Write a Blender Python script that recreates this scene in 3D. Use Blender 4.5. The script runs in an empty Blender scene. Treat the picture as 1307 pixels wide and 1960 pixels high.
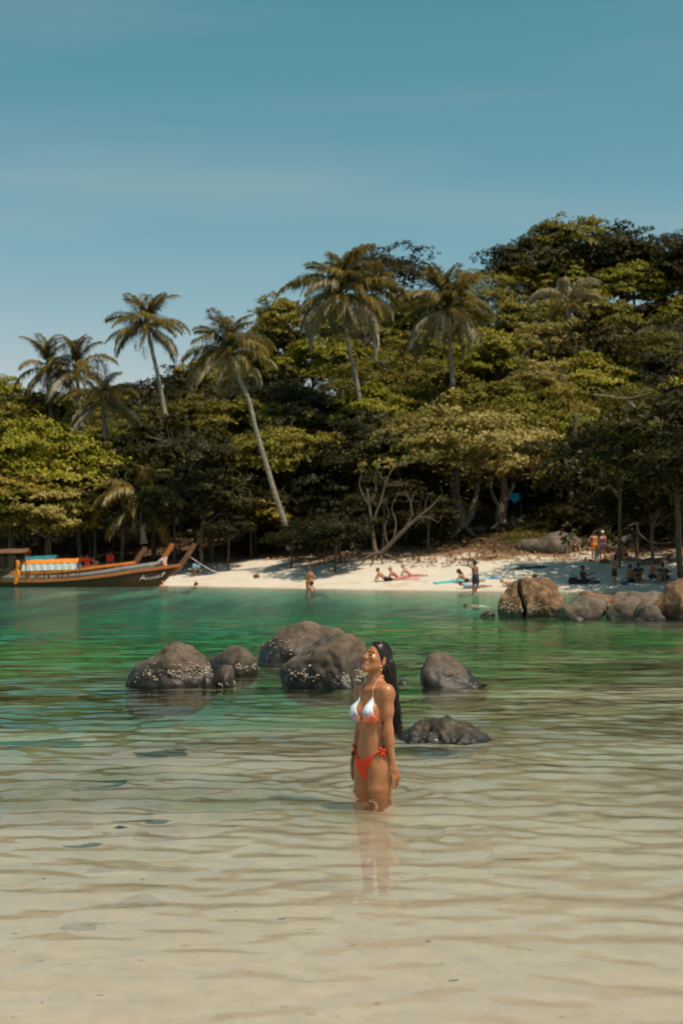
import bpy, math, random
import numpy as np
from mathutils import Vector, Matrix, Euler, noise

sc = bpy.context.scene
C = sc.collection
PI = math.pi

# ------------------------------------------------------------------ camera
CAM_H, F_PX, PITCH = 1.38, 2722.0, math.radians(2.02)
cam = bpy.data.objects.new('camera', bpy.data.cameras.new('camera'))
C.objects.link(cam)
sc.camera = cam
cam.location = (0, 0, CAM_H)
cam.rotation_euler = (PI / 2 + PITCH, 0, 0)
cam.data.sensor_fit = 'VERTICAL'
cam.data.sensor_height = 36
cam.data.lens = 50
cam.data.clip_start = 0.1
cam.data.clip_end = 3000
cam.data.dof.use_dof = True
cam.data.dof.focus_distance = 8.75
cam.data.dof.aperture_fstop = 4.0

# ------------------------------------------------------------------ sky and sun
SUN_EL = math.radians(62)
_h = Vector((0.80, -0.60, 0)).normalized()
SUN = _h * math.cos(SUN_EL) + Vector((0, 0, math.sin(SUN_EL)))
world = bpy.data.worlds.new('World')
sc.world = world
world.use_nodes = True
wn = world.node_tree
bg = wn.nodes['Background']
bg.inputs[1].default_value = 0.12
sky = wn.nodes.new('ShaderNodeTexSky')
sky.sky_type = 'NISHITA'
sky.sun_disc = False
sky.sun_elevation = SUN_EL
sky.sun_rotation = math.atan2(SUN.x, SUN.y)
sky.air_density = 1.0
sky.dust_density = 0.8
sky.ozone_density = 0.6
# thin high cirrus over a slightly teal sky, mapped on the direction sphere
tc = wn.nodes.new('ShaderNodeTexCoord')
mp = wn.nodes.new('ShaderNodeMapping')
mp.inputs['Rotation'].default_value = (0, math.radians(-4), 0)
mp.inputs['Scale'].default_value = (1.0, 1.3, 11)
nz = wn.nodes.new('ShaderNodeTexNoise')
nz.inputs['Scale'].default_value = 1.7
nz.inputs['Detail'].default_value = 6
nz.inputs['Roughness'].default_value = 0.5
nz.inputs['Distortion'].default_value = 0.25
rp = wn.nodes.new('ShaderNodeValToRGB')
rp.color_ramp.elements[0].position = 0.46
rp.color_ramp.elements[0].color = (0, 0, 0, 1)
rp.color_ramp.elements[1].position = 0.80
rp.color_ramp.elements[1].color = (0.24, 0.24, 0.24, 1)
cl = wn.nodes.new('ShaderNodeMix')
cl.data_type = 'RGBA'
cl.inputs[7].default_value = (4.4, 4.7, 4.5, 1)
wn.links.new(tc.outputs['Generated'], mp.inputs[0])
wn.links.new(mp.outputs[0], nz.inputs['Vector'])
wn.links.new(nz.outputs[0], rp.inputs[0])
SKY_POW = (1.9, 0.98, 1.18)
SKY_MUL = (1.20, 0.945, 0.745)
sp_ = wn.nodes.new('ShaderNodeSeparateColor'); cb_ = wn.nodes.new('ShaderNodeCombineColor')
wn.links.new(sky.outputs[0], sp_.inputs[0])
for k_ in range(3):
    p0 = wn.nodes.new('ShaderNodeMath'); p0.operation = 'MULTIPLY'; p0.inputs[1].default_value = 0.25
    p1 = wn.nodes.new('ShaderNodeMath'); p1.operation = 'POWER'; p1.inputs[1].default_value = SKY_POW[k_]
    p2 = wn.nodes.new('ShaderNodeMath'); p2.operation = 'MULTIPLY'; p2.inputs[1].default_value = 4.3 * SKY_MUL[k_]
    pm = wn.nodes.new('ShaderNodeMath'); pm.operation = 'MINIMUM'; pm.inputs[1].default_value = 0.9 if k_ == 0 else 9.0
    wn.links.new(sp_.outputs[k_], p0.inputs[0]); wn.links.new(p0.outputs[0], pm.inputs[0]); wn.links.new(pm.outputs[0], p1.inputs[0]); wn.links.new(p1.outputs[0], p2.inputs[0]); wn.links.new(p2.outputs[0], cb_.inputs[k_])
wn.links.new(cb_.outputs[0], cl.inputs[6])
dt = wn.nodes.new('ShaderNodeVectorMath'); dt.operation = 'DOT_PRODUCT'; dt.inputs[1].default_value = (0.0765, -0.259, 1.0)
wn.links.new(tc.outputs['Generated'], dt.inputs[0])
ab = wn.nodes.new('ShaderNodeMath'); ab.operation = 'ABSOLUTE'; wn.links.new(dt.outputs['Value'], ab.inputs[0])
bm_ = wn.nodes.new('ShaderNodeMapRange'); bm_.interpolation_type = 'SMOOTHSTEP'; bm_.inputs[1].default_value = 0.0; bm_.inputs[2].default_value = 0.026; bm_.inputs[3].default_value = 0.30; bm_.inputs[4].default_value = 0.0
wn.links.new(ab.outputs[0], bm_.inputs[0])
bq = wn.nodes.new('ShaderNodeMath'); bq.operation = 'MULTIPLY'; wn.links.new(bm_.outputs[0], bq.inputs[0]); wn.links.new(nz.outputs[0], bq.inputs[1])
ba = wn.nodes.new('ShaderNodeMath'); ba.operation = 'ADD'; wn.links.new(bq.outputs[0], ba.inputs[0]); wn.links.new(rp.outputs[0], ba.inputs[1])
wn.links.new(ba.outputs[0], cl.inputs[0])
wn.links.new(cl.outputs[2], bg.inputs[0])

sun = bpy.data.objects.new('sun', bpy.data.lights.new('sun', 'SUN'))
C.objects.link(sun)
sun.data.energy = 5.0
sun.data.angle = math.radians(0.5)
sun.data.color = (1, 0.87, 0.68)
sun.rotation_euler = SUN.to_track_quat('Z', 'Y').to_euler()
sun.location = (0, 0, 60)

sc.view_settings.view_transform = 'Standard'
sc.view_settings.look = 'None'
sc.view_settings.exposure = -0.1
sc.view_settings.gamma = 1
sc.view_settings.use_curve_mapping = False
sc.render.engine = 'CYCLES'
sc.cycles.max_bounces = 8
sc.cycles.diffuse_bounces = 3
sc.cycles.transparent_max_bounces = 12
sc.cycles.use_denoising = True

# ------------------------------------------------------------------ helpers
def at(px, py, d):
    """world point at distance d (metres along the view) seen at photo pixel px, py"""
    u, v = (px - 653.5) / F_PX, (980 - py) / F_PX
    yy = math.cos(PITCH) - v * math.sin(PITCH)
    zz = math.sin(PITCH) + v * math.cos(PITCH)
    return Vector((u * d / yy, d, CAM_H + zz * d / yy))

def wd(py):
    """distance of the water surface seen at photo row py"""
    return CAM_H * F_PX / (py - 1076.0)

def ppm(d):
    return F_PX / d

def tag(o, label=None, cat=None, group=None, kind=None):
    if label: o['label'] = label
    if cat: o['category'] = cat
    if group: o['group'] = group
    if kind: o['kind'] = kind
    return o

def empty(name, loc=(0, 0, 0), rz=0.0, parent=None):
    o = bpy.data.objects.new(name, None)
    o.empty_display_size = 0.2
    C.objects.link(o)
    o.location = loc
    o.rotation_euler = (0, 0, rz)
    if parent: o.parent = parent
    return o

def mesh_np(name, V, F, smooth=True):
    """V (n,3) array, F (m,3) or (m,4) array of indices"""
    me = bpy.data.meshes.new(name)
    V = np.asarray(V, np.float32)
    F = np.asarray(F, np.int32)
    k = F.shape[1]
    me.vertices.add(len(V))
    me.vertices.foreach_set('co', V.ravel())
    me.loops.add(F.size)
    me.loops.foreach_set('vertex_index', F.ravel())
    me.polygons.add(len(F))
    me.polygons.foreach_set('loop_start', np.arange(0, F.size, k, dtype=np.int32))
    if smooth:
        me.polygons.foreach_set('use_smooth', np.ones(len(F), bool))
    me.update(calc_edges=True)
    return me

def link(name, me, m=None, parent=None, loc=None, rot=None, scale=None):
    o = bpy.data.objects.new(name, me)
    C.objects.link(o)
    if m is not None and len(me.materials) == 0:
        me.materials.append(m)
    if parent: o.parent = parent
    if loc is not None: o.location = loc
    if rot is not None: o.rotation_euler = rot
    if scale is not None: o.scale = scale
    return o

class MB:
    """collects mixed geometry for ONE mesh object"""
    def __init__(s):
        s.v, s.f = [], []
    def add(s, vs, fs):
        b = len(s.v)
        s.v += [tuple(p) for p in vs]
        s.f += [tuple(i + b for i in f) for f in fs]
    def box(s, c, size, rot=None, taper=1.0):
        x, y, z = [q / 2 for q in size]
        R = Euler(rot).to_matrix() if rot else Matrix.Identity(3)
        vs = []
        for k in (-1, 1):
            t = taper if k > 0 else 1
            for a, b in ((-1, -1), (1, -1), (1, 1), (-1, 1)):
                vs.append(Vector(c) + R @ Vector((a * x * t, b * y * t, k * z)))
        s.add(vs, [(3, 2, 1, 0), (4, 5, 6, 7), (0, 1, 5, 4), (1, 2, 6, 5), (2, 3, 7, 6), (3, 0, 4, 7)])
    def tube(s, pts, rad, n=6, cap=True):
        pts = [Vector(p) for p in pts]
        if not hasattr(rad, '__len__'): rad = [rad] * len(pts)
        vs, fs = [], []
        ref = Vector((0.31, 0.17, 0.93))
        for i, p in enumerate(pts):
            t = (pts[min(i + 1, len(pts) - 1)] - pts[max(i - 1, 0)])
            t = t.normalized() if t.length > 1e-9 else Vector((0, 0, 1))
            a = t.cross(ref)
            if a.length < 0.05: a = t.cross(Vector((1, 0, 0)))
            a.normalize()
            b = t.cross(a)
            for k in range(n):
                an = 2 * PI * k / n
                vs.append(p + (a * math.cos(an) + b * math.sin(an)) * rad[i])
        for i in range(len(pts) - 1):
            for k in range(n):
                k2 = (k + 1) % n
                fs.append((i * n + k, i * n + k2, (i + 1) * n + k2, (i + 1) * n + k))
        if cap:
            fs.append(tuple(reversed(range(n))))
            fs.append(tuple(range((len(pts) - 1) * n, len(pts) * n)))
        s.add(vs, fs)
    def ball(s, c, r, n=8, m=5):
        c = Vector(c)
        rr = r if hasattr(r, '__len__') else (r, r, r)
        vs = [c + Vector((0, 0, rr[2]))]
        for j in range(1, m):
            th = PI * j / m
            for k in range(n):
                an = 2 * PI * k / n
                vs.append(c + Vector((rr[0] * math.sin(th) * math.cos(an), rr[1] * math.sin(th) * math.sin(an), rr[2] * math.cos(th))))
        vs.append(c - Vector((0, 0, rr[2])))
        fs = []
        for k in range(n):
            fs.append((0, 1 + k, 1 + (k + 1) % n))
            for j in range(m - 2):
                a = 1 + j * n
                fs.append((a + k, a + n + k, a + n + (k + 1) % n, a + (k + 1) % n))
            fs.append((len(vs) - 1, 1 + (m - 2) * n + (k + 1) % n, 1 + (m - 2) * n + k))
        s.add(vs, fs)
    def mesh(s, name, smooth=False):
        me = bpy.data.meshes.new(name)
        me.from_pydata(s.v, [], s.f)
        if smooth: me.shade_smooth()
        me.update()
        return me
    def build(s, name, m, parent=None, smooth=False, **k):
        return link(name, s.mesh(name, smooth), m, parent, **k)

def wobble(pts, amp, seed, steps=4):
    """finer polyline through pts with organic wobble"""
    out = []
    P = [Vector(p) for p in pts]
    for i in range(len(P) - 1):
        p0, p1, p2, p3 = P[max(i - 1, 0)], P[i], P[i + 1], P[min(i + 2, len(P) - 1)]
        for k in range(steps):
            t = k / steps
            q = 0.5 * ((2 * p1) + (p2 - p0) * t + (2 * p0 - 5 * p1 + 4 * p2 - p3) * t * t + (3 * p1 - p0 - 3 * p2 + p3) * t ** 3)
            q = q + Vector(noise.noise_vector(q * 1.7 + Vector((seed, 0, 0)))) * amp
            out.append(q)
    out.append(P[-1])
    return out

# ------------------------------------------------------------------ materials
def new_mat(name):
    m = bpy.data.materials.new(name)
    m.use_nodes = True
    return m, m.node_tree, m.node_tree.nodes['Principled BSDF']

def ramp(nt, stops):
    r = nt.nodes.new('ShaderNodeValToRGB')
    e = r.color_ramp.elements
    while len(e) < len(stops): e.new(0.5)
    for el, (p, c) in zip(e, stops):
        el.position = p
        el.color = (*c, 1)
    return r

def noise_mat(name, c1, c2, scale=4.0, rough=0.8, bump=0.3, detail=6, dist=0.02, spec=0.3, c3=None, coords='Object', stretch=None):
    m, nt, b = new_mat(name)
    t = nt.nodes.new('ShaderNodeTexCoord')
    n = nt.nodes.new('ShaderNodeTexNoise')
    n.inputs['Scale'].default_value = scale
    n.inputs['Detail'].default_value = detail
    n.inputs['Roughness'].default_value = 0.62
    src = t.outputs[coords]
    if stretch:
        mp = nt.nodes.new('ShaderNodeMapping')
        mp.inputs['Scale'].default_value = stretch
        nt.links.new(src, mp.inputs[0])
        src = mp.outputs[0]
    nt.links.new(src, n.inputs['Vector'])
    st = [(0.3, c1), (0.7, c2)] if c3 is None else [(0.28, c1), (0.5, c2), (0.74, c3)]
    r = ramp(nt, st)
    nt.links.new(n.outputs[0], r.inputs[0])
    nt.links.new(r.outputs[0], b.inputs['Base Color'])
    b.inputs['Roughness'].default_value = rough
    b.inputs['Specular IOR Level'].default_value = spec
    if bump:
        n2 = nt.nodes.new('ShaderNodeTexNoise')
        n2.inputs['Scale'].default_value = scale * 3.3
        n2.inputs['Detail'].default_value = 5
        nt.links.new(src, n2.inputs['Vector'])
        bp = nt.nodes.new('ShaderNodeBump')
        bp.inputs['Strength'].default_value = bump
        bp.inputs['Distance'].default_value = dist
        nt.links.new(n2.outputs[0], bp.inputs['Height'])
        nt.links.new(bp.outputs[0], b.inputs['Normal'])
    return m

def leaf_mat(name, stops, trans=0.2, rough=0.5):
    """leaf colour varies leaf by leaf (random per island) and tree by tree"""
    m, nt, b = new_mat(name)
    g = nt.nodes.new('ShaderNodeNewGeometry')
    oi = nt.nodes.new('ShaderNodeObjectInfo')
    ma = nt.nodes.new('ShaderNodeMath')
    ma.operation = 'MULTIPLY_ADD'
    ma.inputs[1].default_value = 0.62
    mb = nt.nodes.new('ShaderNodeMath')
    mb.operation = 'MULTIPLY'
    mb.inputs[1].default_value = 0.38
    nt.links.new(oi.outputs['Random'], mb.inputs[0])
    nt.links.new(g.outputs['Random Per Island'], ma.inputs[0])
    nt.links.new(mb.outputs[0], ma.inputs[2])
    r = ramp(nt, stops)
    nt.links.new(ma.outputs[0], r.inputs[0])
    nt.links.new(r.outputs[0], b.inputs['Base Color'])
    b.inputs['Roughness'].default_value = rough
    b.inputs['Specular IOR Level'].default_value = 0.18
    tr = nt.nodes.new('ShaderNodeBsdfTranslucent')
    nt.links.new(r.outputs[0], tr.inputs[0])
    mx = nt.nodes.new('ShaderNodeMixShader')
    mx.inputs[0].default_value = trans
    nt.links.new(b.outputs[0], mx.inputs[1])
    nt.links.new(tr.outputs[0], mx.inputs[2])
    nt.links.new(mx.outputs[0], nt.nodes['Material Output'].inputs[0])
    return m

M = {}
M['bark'] = noise_mat('bark', (0.05, 0.035, 0.022), (0.16, 0.125, 0.09), 3, 0.9, 0.5, stretch=(3, 3, 0.7))
M['shaded_twisted_bark'] = noise_mat('shaded_twisted_bark', (0.06, 0.043, 0.03), (0.17, 0.125, 0.09), 3, 0.85, 0.5, stretch=(3, 3, 1))  # dead_wood darkened: the bare tree's shade is put into its colour
M['palm_bark'] = noise_mat('palm_bark', (0.13, 0.10, 0.075), (0.34, 0.29, 0.23), 2.2, 0.9, 0.6, stretch=(1, 1, 4))
M['dead_wood'] = noise_mat('dead_wood', (0.09, 0.065, 0.045), (0.25, 0.19, 0.135), 3, 0.85, 0.5, stretch=(3, 3, 1))
M['leaf'] = leaf_mat('leaf', [(0.0, (0.0326, 0.0312, 0.0025)), (0.35, (0.1018, 0.0897, 0.0069)), (0.7, (0.2267, 0.1831, 0.0159)), (0.93, (0.4126, 0.2943, 0.0493)), (1.0, (0.4875, 0.1808, 0.0379))])
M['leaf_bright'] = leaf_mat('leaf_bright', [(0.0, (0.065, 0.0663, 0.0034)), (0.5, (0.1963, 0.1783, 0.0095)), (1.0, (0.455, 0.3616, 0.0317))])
M['leaf_dark_shaded'] = leaf_mat('leaf_dark_shaded', [(0.0, (0.0094, 0.0098, 0.0016)), (0.6, (0.0322, 0.0282, 0.0031)), (1.0, (0.0739, 0.0542, 0.0068))])  # dark foliage, deepened so its colour also carries the forest shadows
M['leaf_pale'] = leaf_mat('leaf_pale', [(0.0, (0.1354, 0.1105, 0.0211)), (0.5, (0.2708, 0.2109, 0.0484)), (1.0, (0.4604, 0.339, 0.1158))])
M['frond'] = leaf_mat('frond', [(0.0, (0.0655, 0.055, 0.0094)), (0.5, (0.1747, 0.134, 0.0281)), (1.0, (0.3786, 0.2512, 0.0819))], 0.3, 0.35)
M['frond_old'] = leaf_mat('frond_old', [(0.0, (0.161, 0.1323, 0.069)), (0.5, (0.299, 0.2472, 0.1437)), (1.0, (0.46, 0.391, 0.276))], 0.25, 0.5)

# ------------------------------------------------------------------ ground: one sheet from sea bed to hill top
WLX = np.array([-90, -60, -40, -21, -9, 0, 8.4, 17, 25, 35, 50, 90.0])
WLY = np.array([118, 108, 99, 90, 82.5, 73, 67, 62.5, 55, 40, 22, 10.0])
def waterline(x):
    return np.interp(x, WLX, WLY)
def hash_noise(X, Y, f, seed):
    """cheap smooth value noise (numpy)"""
    x, y = X * f + seed * 17.3, Y * f - seed * 9.1
    xi, yi = np.floor(x), np.floor(y)
    fx, fy = x - xi, y - yi
    fx = fx * fx * (3 - 2 * fx); fy = fy * fy * (3 - 2 * fy)
    def h(a, b):
        s = np.sin(a * 127.1 + b * 311.7 + seed * 74.7) * 43758.5453
        return s - np.floor(s)
    return (h(xi, yi) * (1 - fx) + h(xi + 1, yi) * fx) * (1 - fy) + (h(xi, yi + 1) * (1 - fx) + h(xi + 1, yi + 1) * fx) * fy - 0.5
def ground_z(X, Y):
    X = np.asarray(X, float); Y = np.asarray(Y, float)
    s = (Y - waterline(X)) * 0.86
    land = np.interp(s, [0, 1.5, 5, 10, 14, 18, 23, 30, 45, 65, 100, 260], [0, 0.10, 0.55, 1.25, 1.65, 2.35, 3.6, 6.0, 12.5, 20.5, 28, 34])
    hill = np.interp(X, [-80, -28, -14, -2, 8, 22, 60], [0.36, 0.38, 0.58, 0.80, 0.95, 1.08, 1.1])
    land = np.where(land > 2.0, 2.0 + (land - 2.0) * np.where(s < 23, 0.5 + 0.5 * hill, hill), land)
    bank = np.clip((s - 9) / 8, 0, 1)
    land = land + bank * (0.7 * hash_noise(X, Y, 0.16, 3) + 0.35 * hash_noise(X, Y, 0.5, 5)) + np.clip(s / 6, 0, 1) * 0.10 * hash_noise(X, Y, 0.45, 8) + np.clip(s / 4, 0, 1) * (0.07 * hash_noise(X, Y, 1.6, 11) + 0.05 * hash_noise(X, Y, 3.1, 13))
    depth = np.interp(Y, [-6, 0, 4, 8.75, 14, 20, 30, 42, 56, 120], [0.05, 0.20, 0.36, 0.66, 0.86, 1.05, 1.7, 2.3, 2.4, 2.4])
    depth = depth * np.clip(1.0 - X / 20.0, 0.6, 1.8)
    depth = np.where(Y < 14, np.interp(Y, [-6, 0, 4, 8.75, 14], [0.05, 0.20, 0.36, 0.66, 0.86]) * (1 + np.clip((Y - 9) / 5, 0, 1) * (np.clip(1.0 - X / 20.0, 0.6, 1.8) - 1)), depth)
    bed = -np.minimum(depth, np.maximum(-s, 0) * 0.30)
    bed = bed + (0.10 * hash_noise(X, Y, 0.55, 2) + 0.03 * hash_noise(X, Y * 1.8, 1.9, 6)) * np.clip(-s / 8, 0, 1)
    return np.where(s > 0, land, bed)
def gz(x, y):
    return float(ground_z(np.array([x]), np.array([y]))[0])

def fan_grid(ys, us, half):
    Y = ys[:, None] + 0 * us[None, :]
    X = us[None, :] * half(Y)
    return X, Y
def grid_faces(ny, nx):
    i = np.arange(nx * ny).reshape(ny, nx)
    return np.stack([i[:-1, :-1], i[:-1, 1:], i[1:, 1:], i[1:, :-1]], -1).reshape(-1, 4)

ys = np.concatenate([np.arange(-8, 16, 0.16), np.arange(16, 58, 0.5), np.arange(58, 116, 0.22), np.arange(116, 190, 1.5), np.array([200, 230, 280, 400, 700, 1500.0])])
u0 = np.linspace(-1, 1, 241)
us = np.concatenate([[-14, -7, -4, -2.6, -1.8, -1.3], u0, [1.3, 1.8, 2.6, 4, 7, 14]])
X, Y = fan_grid(ys, us, lambda y: 5 + np.abs(y) * 0.30)
Z = ground_z(X, Y)
ground = link('ground', mesh_np('ground', np.stack([X, Y, Z], -1).reshape(-1, 3), grid_faces(len(ys), len(us))))
tag(ground, kind='structure')
m, nt, b = new_mat('sand_and_soil')
N, L = nt.nodes.new, nt.links.new
geo = N('ShaderNodeNewGeometry')
sep = N('ShaderNodeSeparateXYZ'); L(geo.outputs['Position'], sep.inputs[0])
n1 = N('ShaderNodeTexNoise'); n1.inputs['Scale'].default_value = 0.33; n1.inputs['Detail'].default_value = 7; n1.inputs['Roughness'].default_value = 0.65
L(geo.outputs['Position'], n1.inputs['Vector'])
hsum = N('ShaderNodeMath'); hsum.operation = 'MULTIPLY_ADD'; hsum.inputs[1].default_value = 2.6; L(n1.outputs[0], hsum.inputs[0]); L(sep.outputs['Z'], hsum.inputs[2])
# height + noise: sea sand | wet sand | dry sand | leaf litter | soil darkened for understory shade
mr = N('ShaderNodeMapRange'); mr.inputs[1].default_value = -2.0; mr.inputs[2].default_value = 6.0; L(hsum.outputs[0], mr.inputs[0])
P = lambda z: (z + 1.3 + 2.0) / 8.0
r1 = ramp(nt, [(P(-2.5), (0.05, 0.40, 0.36)), (P(-1.9), (0.09, 0.42, 0.26)), (P(-1.55), (0.15, 0.42, 0.13)), (P(-1.1), (0.33, 0.32, 0.17)), (P(-0.74), (0.74, 0.58, 0.46)), (P(-0.15), (0.72, 0.565, 0.45)), (P(0.02), (0.50, 0.42, 0.31)), (P(0.10), (0.62, 0.545, 0.46)), (P(1.45), (0.60, 0.52, 0.43)), (P(1.75), (0.28, 0.17, 0.10)), (P(2.3), (0.11, 0.062, 0.034)), (P(3.2), (0.035, 0.028, 0.014))])
L(mr.outputs[0], r1.inputs[0])
# weed and darker patches on the sea bed
n2 = N('ShaderNodeTexNoise'); n2.inputs['Scale'].default_value = 0.42; n2.inputs['Detail'].default_value = 6; n2.inputs['Roughness'].default_value = 0.6
mp2 = N('ShaderNodeMapping'); mp2.inputs['Scale'].default_value = (0.55, 1.3, 1); mp2.inputs['Location'].default_value = (3.2, 1.4, 0)
L(geo.outputs['Position'], mp2.inputs[0]); L(mp2.outputs[0], n2.inputs['Vector'])
r2 = ramp(nt, [(0.38, (0, 0, 0)), (0.58, (1, 1, 1))]); L(n2.outputs[0], r2.inputs[0])
sub = N('ShaderNodeMapRange'); sub.inputs[1].default_value = -0.60; sub.inputs[2].default_value = -0.84; L(sep.outputs['Z'], sub.inputs[0])
dp_ = N('ShaderNodeMapRange'); dp_.inputs[1].default_value = -1.1; dp_.inputs[2].default_value = -1.45; dp_.inputs[3].default_value = 1; dp_.inputs[4].default_value = 0.12; L(sep.outputs['Z'], dp_.inputs[0])
wm0 = N('ShaderNodeMath'); wm0.operation = 'MULTIPLY'; L(r2.outputs[0], wm0.inputs[0]); L(sub.outputs[0], wm0.inputs[1])
wm = N('ShaderNodeMath'); wm.operation = 'MULTIPLY'; L(wm0.outputs[0], wm.inputs[0]); L(dp_.outputs[0], wm.inputs[1])
mx = N('ShaderNodeMix'); mx.data_type = 'RGBA'; L(wm.outputs[0], mx.inputs[0]); L(r1.outputs[0], mx.inputs[6]); mx.inputs[7].default_value = (0.12, 0.095, 0.04, 1)
# grain
n3 = N('ShaderNodeTexNoise'); n3.inputs['Scale'].default_value = 9; n3.inputs['Detail'].default_value = 6; L(geo.outputs['Position'], n3.inputs['Vector'])
mg = N('ShaderNodeMapRange'); mg.inputs[1].default_value = 0.25; mg.inputs[2].default_value = 0.75; mg.inputs[3].default_value = 0.86; mg.inputs[4].default_value = 1.08; L(n3.outputs[0], mg.inputs[0])
mu = N('ShaderNodeMix'); mu.data_type = 'RGBA'; mu.blend_type = 'MULTIPLY'; mu.inputs[0].default_value = 1; L(mx.outputs[2], mu.inputs[6]); L(mg.outputs[0], mu.inputs[7])
L(mu.outputs[2], b.inputs['Base Color'])
b.inputs['Roughness'].default_value = 0.95
b.inputs['Specular IOR Level'].default_value = 0.1
bp = N('ShaderNodeBump'); bp.inputs['Strength'].default_value = 0.5; bp.inputs['Distance'].default_value = 0.05; L(n3.outputs[0], bp.inputs['Height']); L(bp.outputs[0], b.inputs['Normal'])
ground.data.materials.append(m)

# ------------------------------------------------------------------ sea: rippled sheet over the bed, tinted by absorption
rng = np.random.default_rng(3)
def ripples(X, Y):
    Z = np.zeros_like(X)
    fade = np.clip(1.25 - Y / 26.0, 0.0, 1) * np.interp(Y, [3, 5.5, 9], [0.34, 0.45, 0.85])
    warp = 0.35 * hash_noise(X, Y, 0.55, 4) + 0.15 * hash_noise(X, Y, 1.5, 9)
    for k in range(56):
        Lw = rng.uniform(0.11, 0.44)
        a = rng.normal(0.06, 0.52) + PI / 2
        ph = rng.uniform(0, 2 * PI)
        amp = 0.0044 * Lw ** 0.9
        env = 0.55 + 0.9 * np.abs(hash_noise(X, Y, 0.35, 20 + k % 7))
        Z = Z + env * amp * np.sin(2 * PI / Lw * (X * math.cos(a) + (Y + warp) * math.sin(a)) + ph)
    Z = Z * fade
    # rings where the woman's thighs break the surface
    r = np.hypot(X - 0.21, Y - 8.75)
    return Z + 0.0075 * np.exp(-np.maximum(r - 0.15, 0) / 0.28) * np.sin(2 * PI * r / 0.13) * (r > 0.05)
ys = [-8.0, -4.0, 0.0, 2.0]
while ys[-1] < 118: ys.append(ys[-1] + max(0.032, 0.0042 * max(ys[-1], 0)))
ys = np.array(ys)
u0 = np.linspace(-1, 1, 281)
us = np.concatenate([[-9, -4, -2, -1.4], u0, [1.4, 2, 4, 9]])
X, Y = fan_grid(ys, us, lambda y: 1.6 + np.abs(y) * 0.27)
water = link('sea_water', mesh_np('sea_water', np.stack([X, Y, ripples(X, Y)], -1).reshape(-1, 3), grid_faces(len(ys), len(us))))
tag(water, kind='structure')
m = bpy.data.materials.new('sea_water'); m.use_nodes = True
nt = m.node_tree; nt.nodes.clear(); N, L = nt.nodes.new, nt.links.new
out = N('ShaderNodeOutputMaterial')
geo = N('ShaderNodeNewGeometry')
mpw = N('ShaderNodeMapping'); mpw.inputs['Scale'].default_value = (0.45, 1.25, 1); mpw.inputs['Rotation'].default_value = (0, 0, 0.12); L(geo.outputs['Position'], mpw.inputs[0])
wn1 = N('ShaderNodeTexNoise'); wn1.inputs['Scale'].default_value = 2.3; wn1.inputs['Detail'].default_value = 6; wn1.inputs['Roughness'].default_value = 0.62; wn1.inputs['Distortion'].default_value = 0.6; L(mpw.outputs[0], wn1.inputs['Vector'])
# ripple slopes straight from a noise vector (a bump would flatten out at grazing distance)
w_s = N('ShaderNodeVectorMath'); w_s.operation = 'SUBTRACT'; w_s.inputs[1].default_value = (0.5, 0.5, 0.5); L(wn1.outputs['Color'], w_s.inputs[0])
w_m = N('ShaderNodeVectorMath'); w_m.operation = 'MULTIPLY'; w_m.inputs[1].default_value = (0.26, 0.34, 0.0); L(w_s.outputs[0], w_m.inputs[0])
w_a = N('ShaderNodeVectorMath'); w_a.operation = 'ADD'; L(w_m.outputs[0], w_a.inputs[0]); L(geo.outputs['Normal'], w_a.inputs[1])
wb = N('ShaderNodeVectorMath'); wb.operation = 'NORMALIZE'; L(w_a.outputs[0], wb.inputs[0])
w_m2 = N('ShaderNodeVectorMath'); w_m2.operation = 'MULTIPLY'; w_m2.inputs[1].default_value = (0.6, 1.35, 0.0); L(w_s.outputs[0], w_m2.inputs[0])
spf = N('ShaderNodeSeparateXYZ'); L(geo.outputs['Position'], spf.inputs[0])
sfm = N('ShaderNodeMapRange'); sfm.inputs[1].default_value = 6.0; sfm.inputs[2].default_value = 22.0; sfm.inputs[3].default_value = 0.22; sfm.inputs[4].default_value = 1.0; L(spf.outputs['Y'], sfm.inputs[0])
w_m3 = N('ShaderNodeVectorMath'); w_m3.operation = 'SCALE'; L(w_m2.outputs[0], w_m3.inputs[0]); L(sfm.outputs[0], w_m3.inputs['Scale'])
w_a2 = N('ShaderNodeVectorMath'); w_a2.operation = 'ADD'; L(w_m3.outputs[0], w_a2.inputs[0]); L(geo.outputs['Normal'], w_a2.inputs[1])
wb2 = N('ShaderNodeVectorMath'); wb2.operation = 'NORMALIZE'; L(w_a2.outputs[0], wb2.inputs[0])
fr = N('ShaderNodeFresnel'); fr.inputs[0].default_value = 1.33; L(wb2.outputs[0], fr.inputs['Normal'])
# ripples too small to resolve in the distance become roughness
spg = N('ShaderNodeSeparateXYZ'); L(geo.outputs['Position'], spg.inputs[0])
rgh_ = N('ShaderNodeMapRange'); rgh_.inputs[1].default_value = 9.0; rgh_.inputs[2].default_value = 40.0; rgh_.inputs[3].default_value = 0.04; rgh_.inputs[4].default_value = 0.15; L(spg.outputs['Y'], rgh_.inputs[0])
gl = N('ShaderNodeBsdfGlossy'); L(rgh_.outputs[0], gl.inputs['Roughness']); L(wb.outputs[0], gl.inputs['Normal'])
t = N('ShaderNodeBsdfTransparent')
rf = N('ShaderNodeBsdfRefraction'); rf.inputs['IOR'].default_value = 1.33; rf.inputs['Roughness'].default_value = 0.0; L(wb.outputs[0], rf.inputs['Normal'])
spw = N('ShaderNodeSeparateXYZ'); L(geo.outputs['Position'], spw.inputs[0])
shr = N('ShaderNodeMapRange'); shr.inputs[1].default_value = 10.0; shr.inputs[2].default_value = 24.0; shr.inputs[3].default_value = 0.75; shr.inputs[4].default_value = 0.40; L(spw.outputs['Y'], shr.inputs[0])
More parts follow.
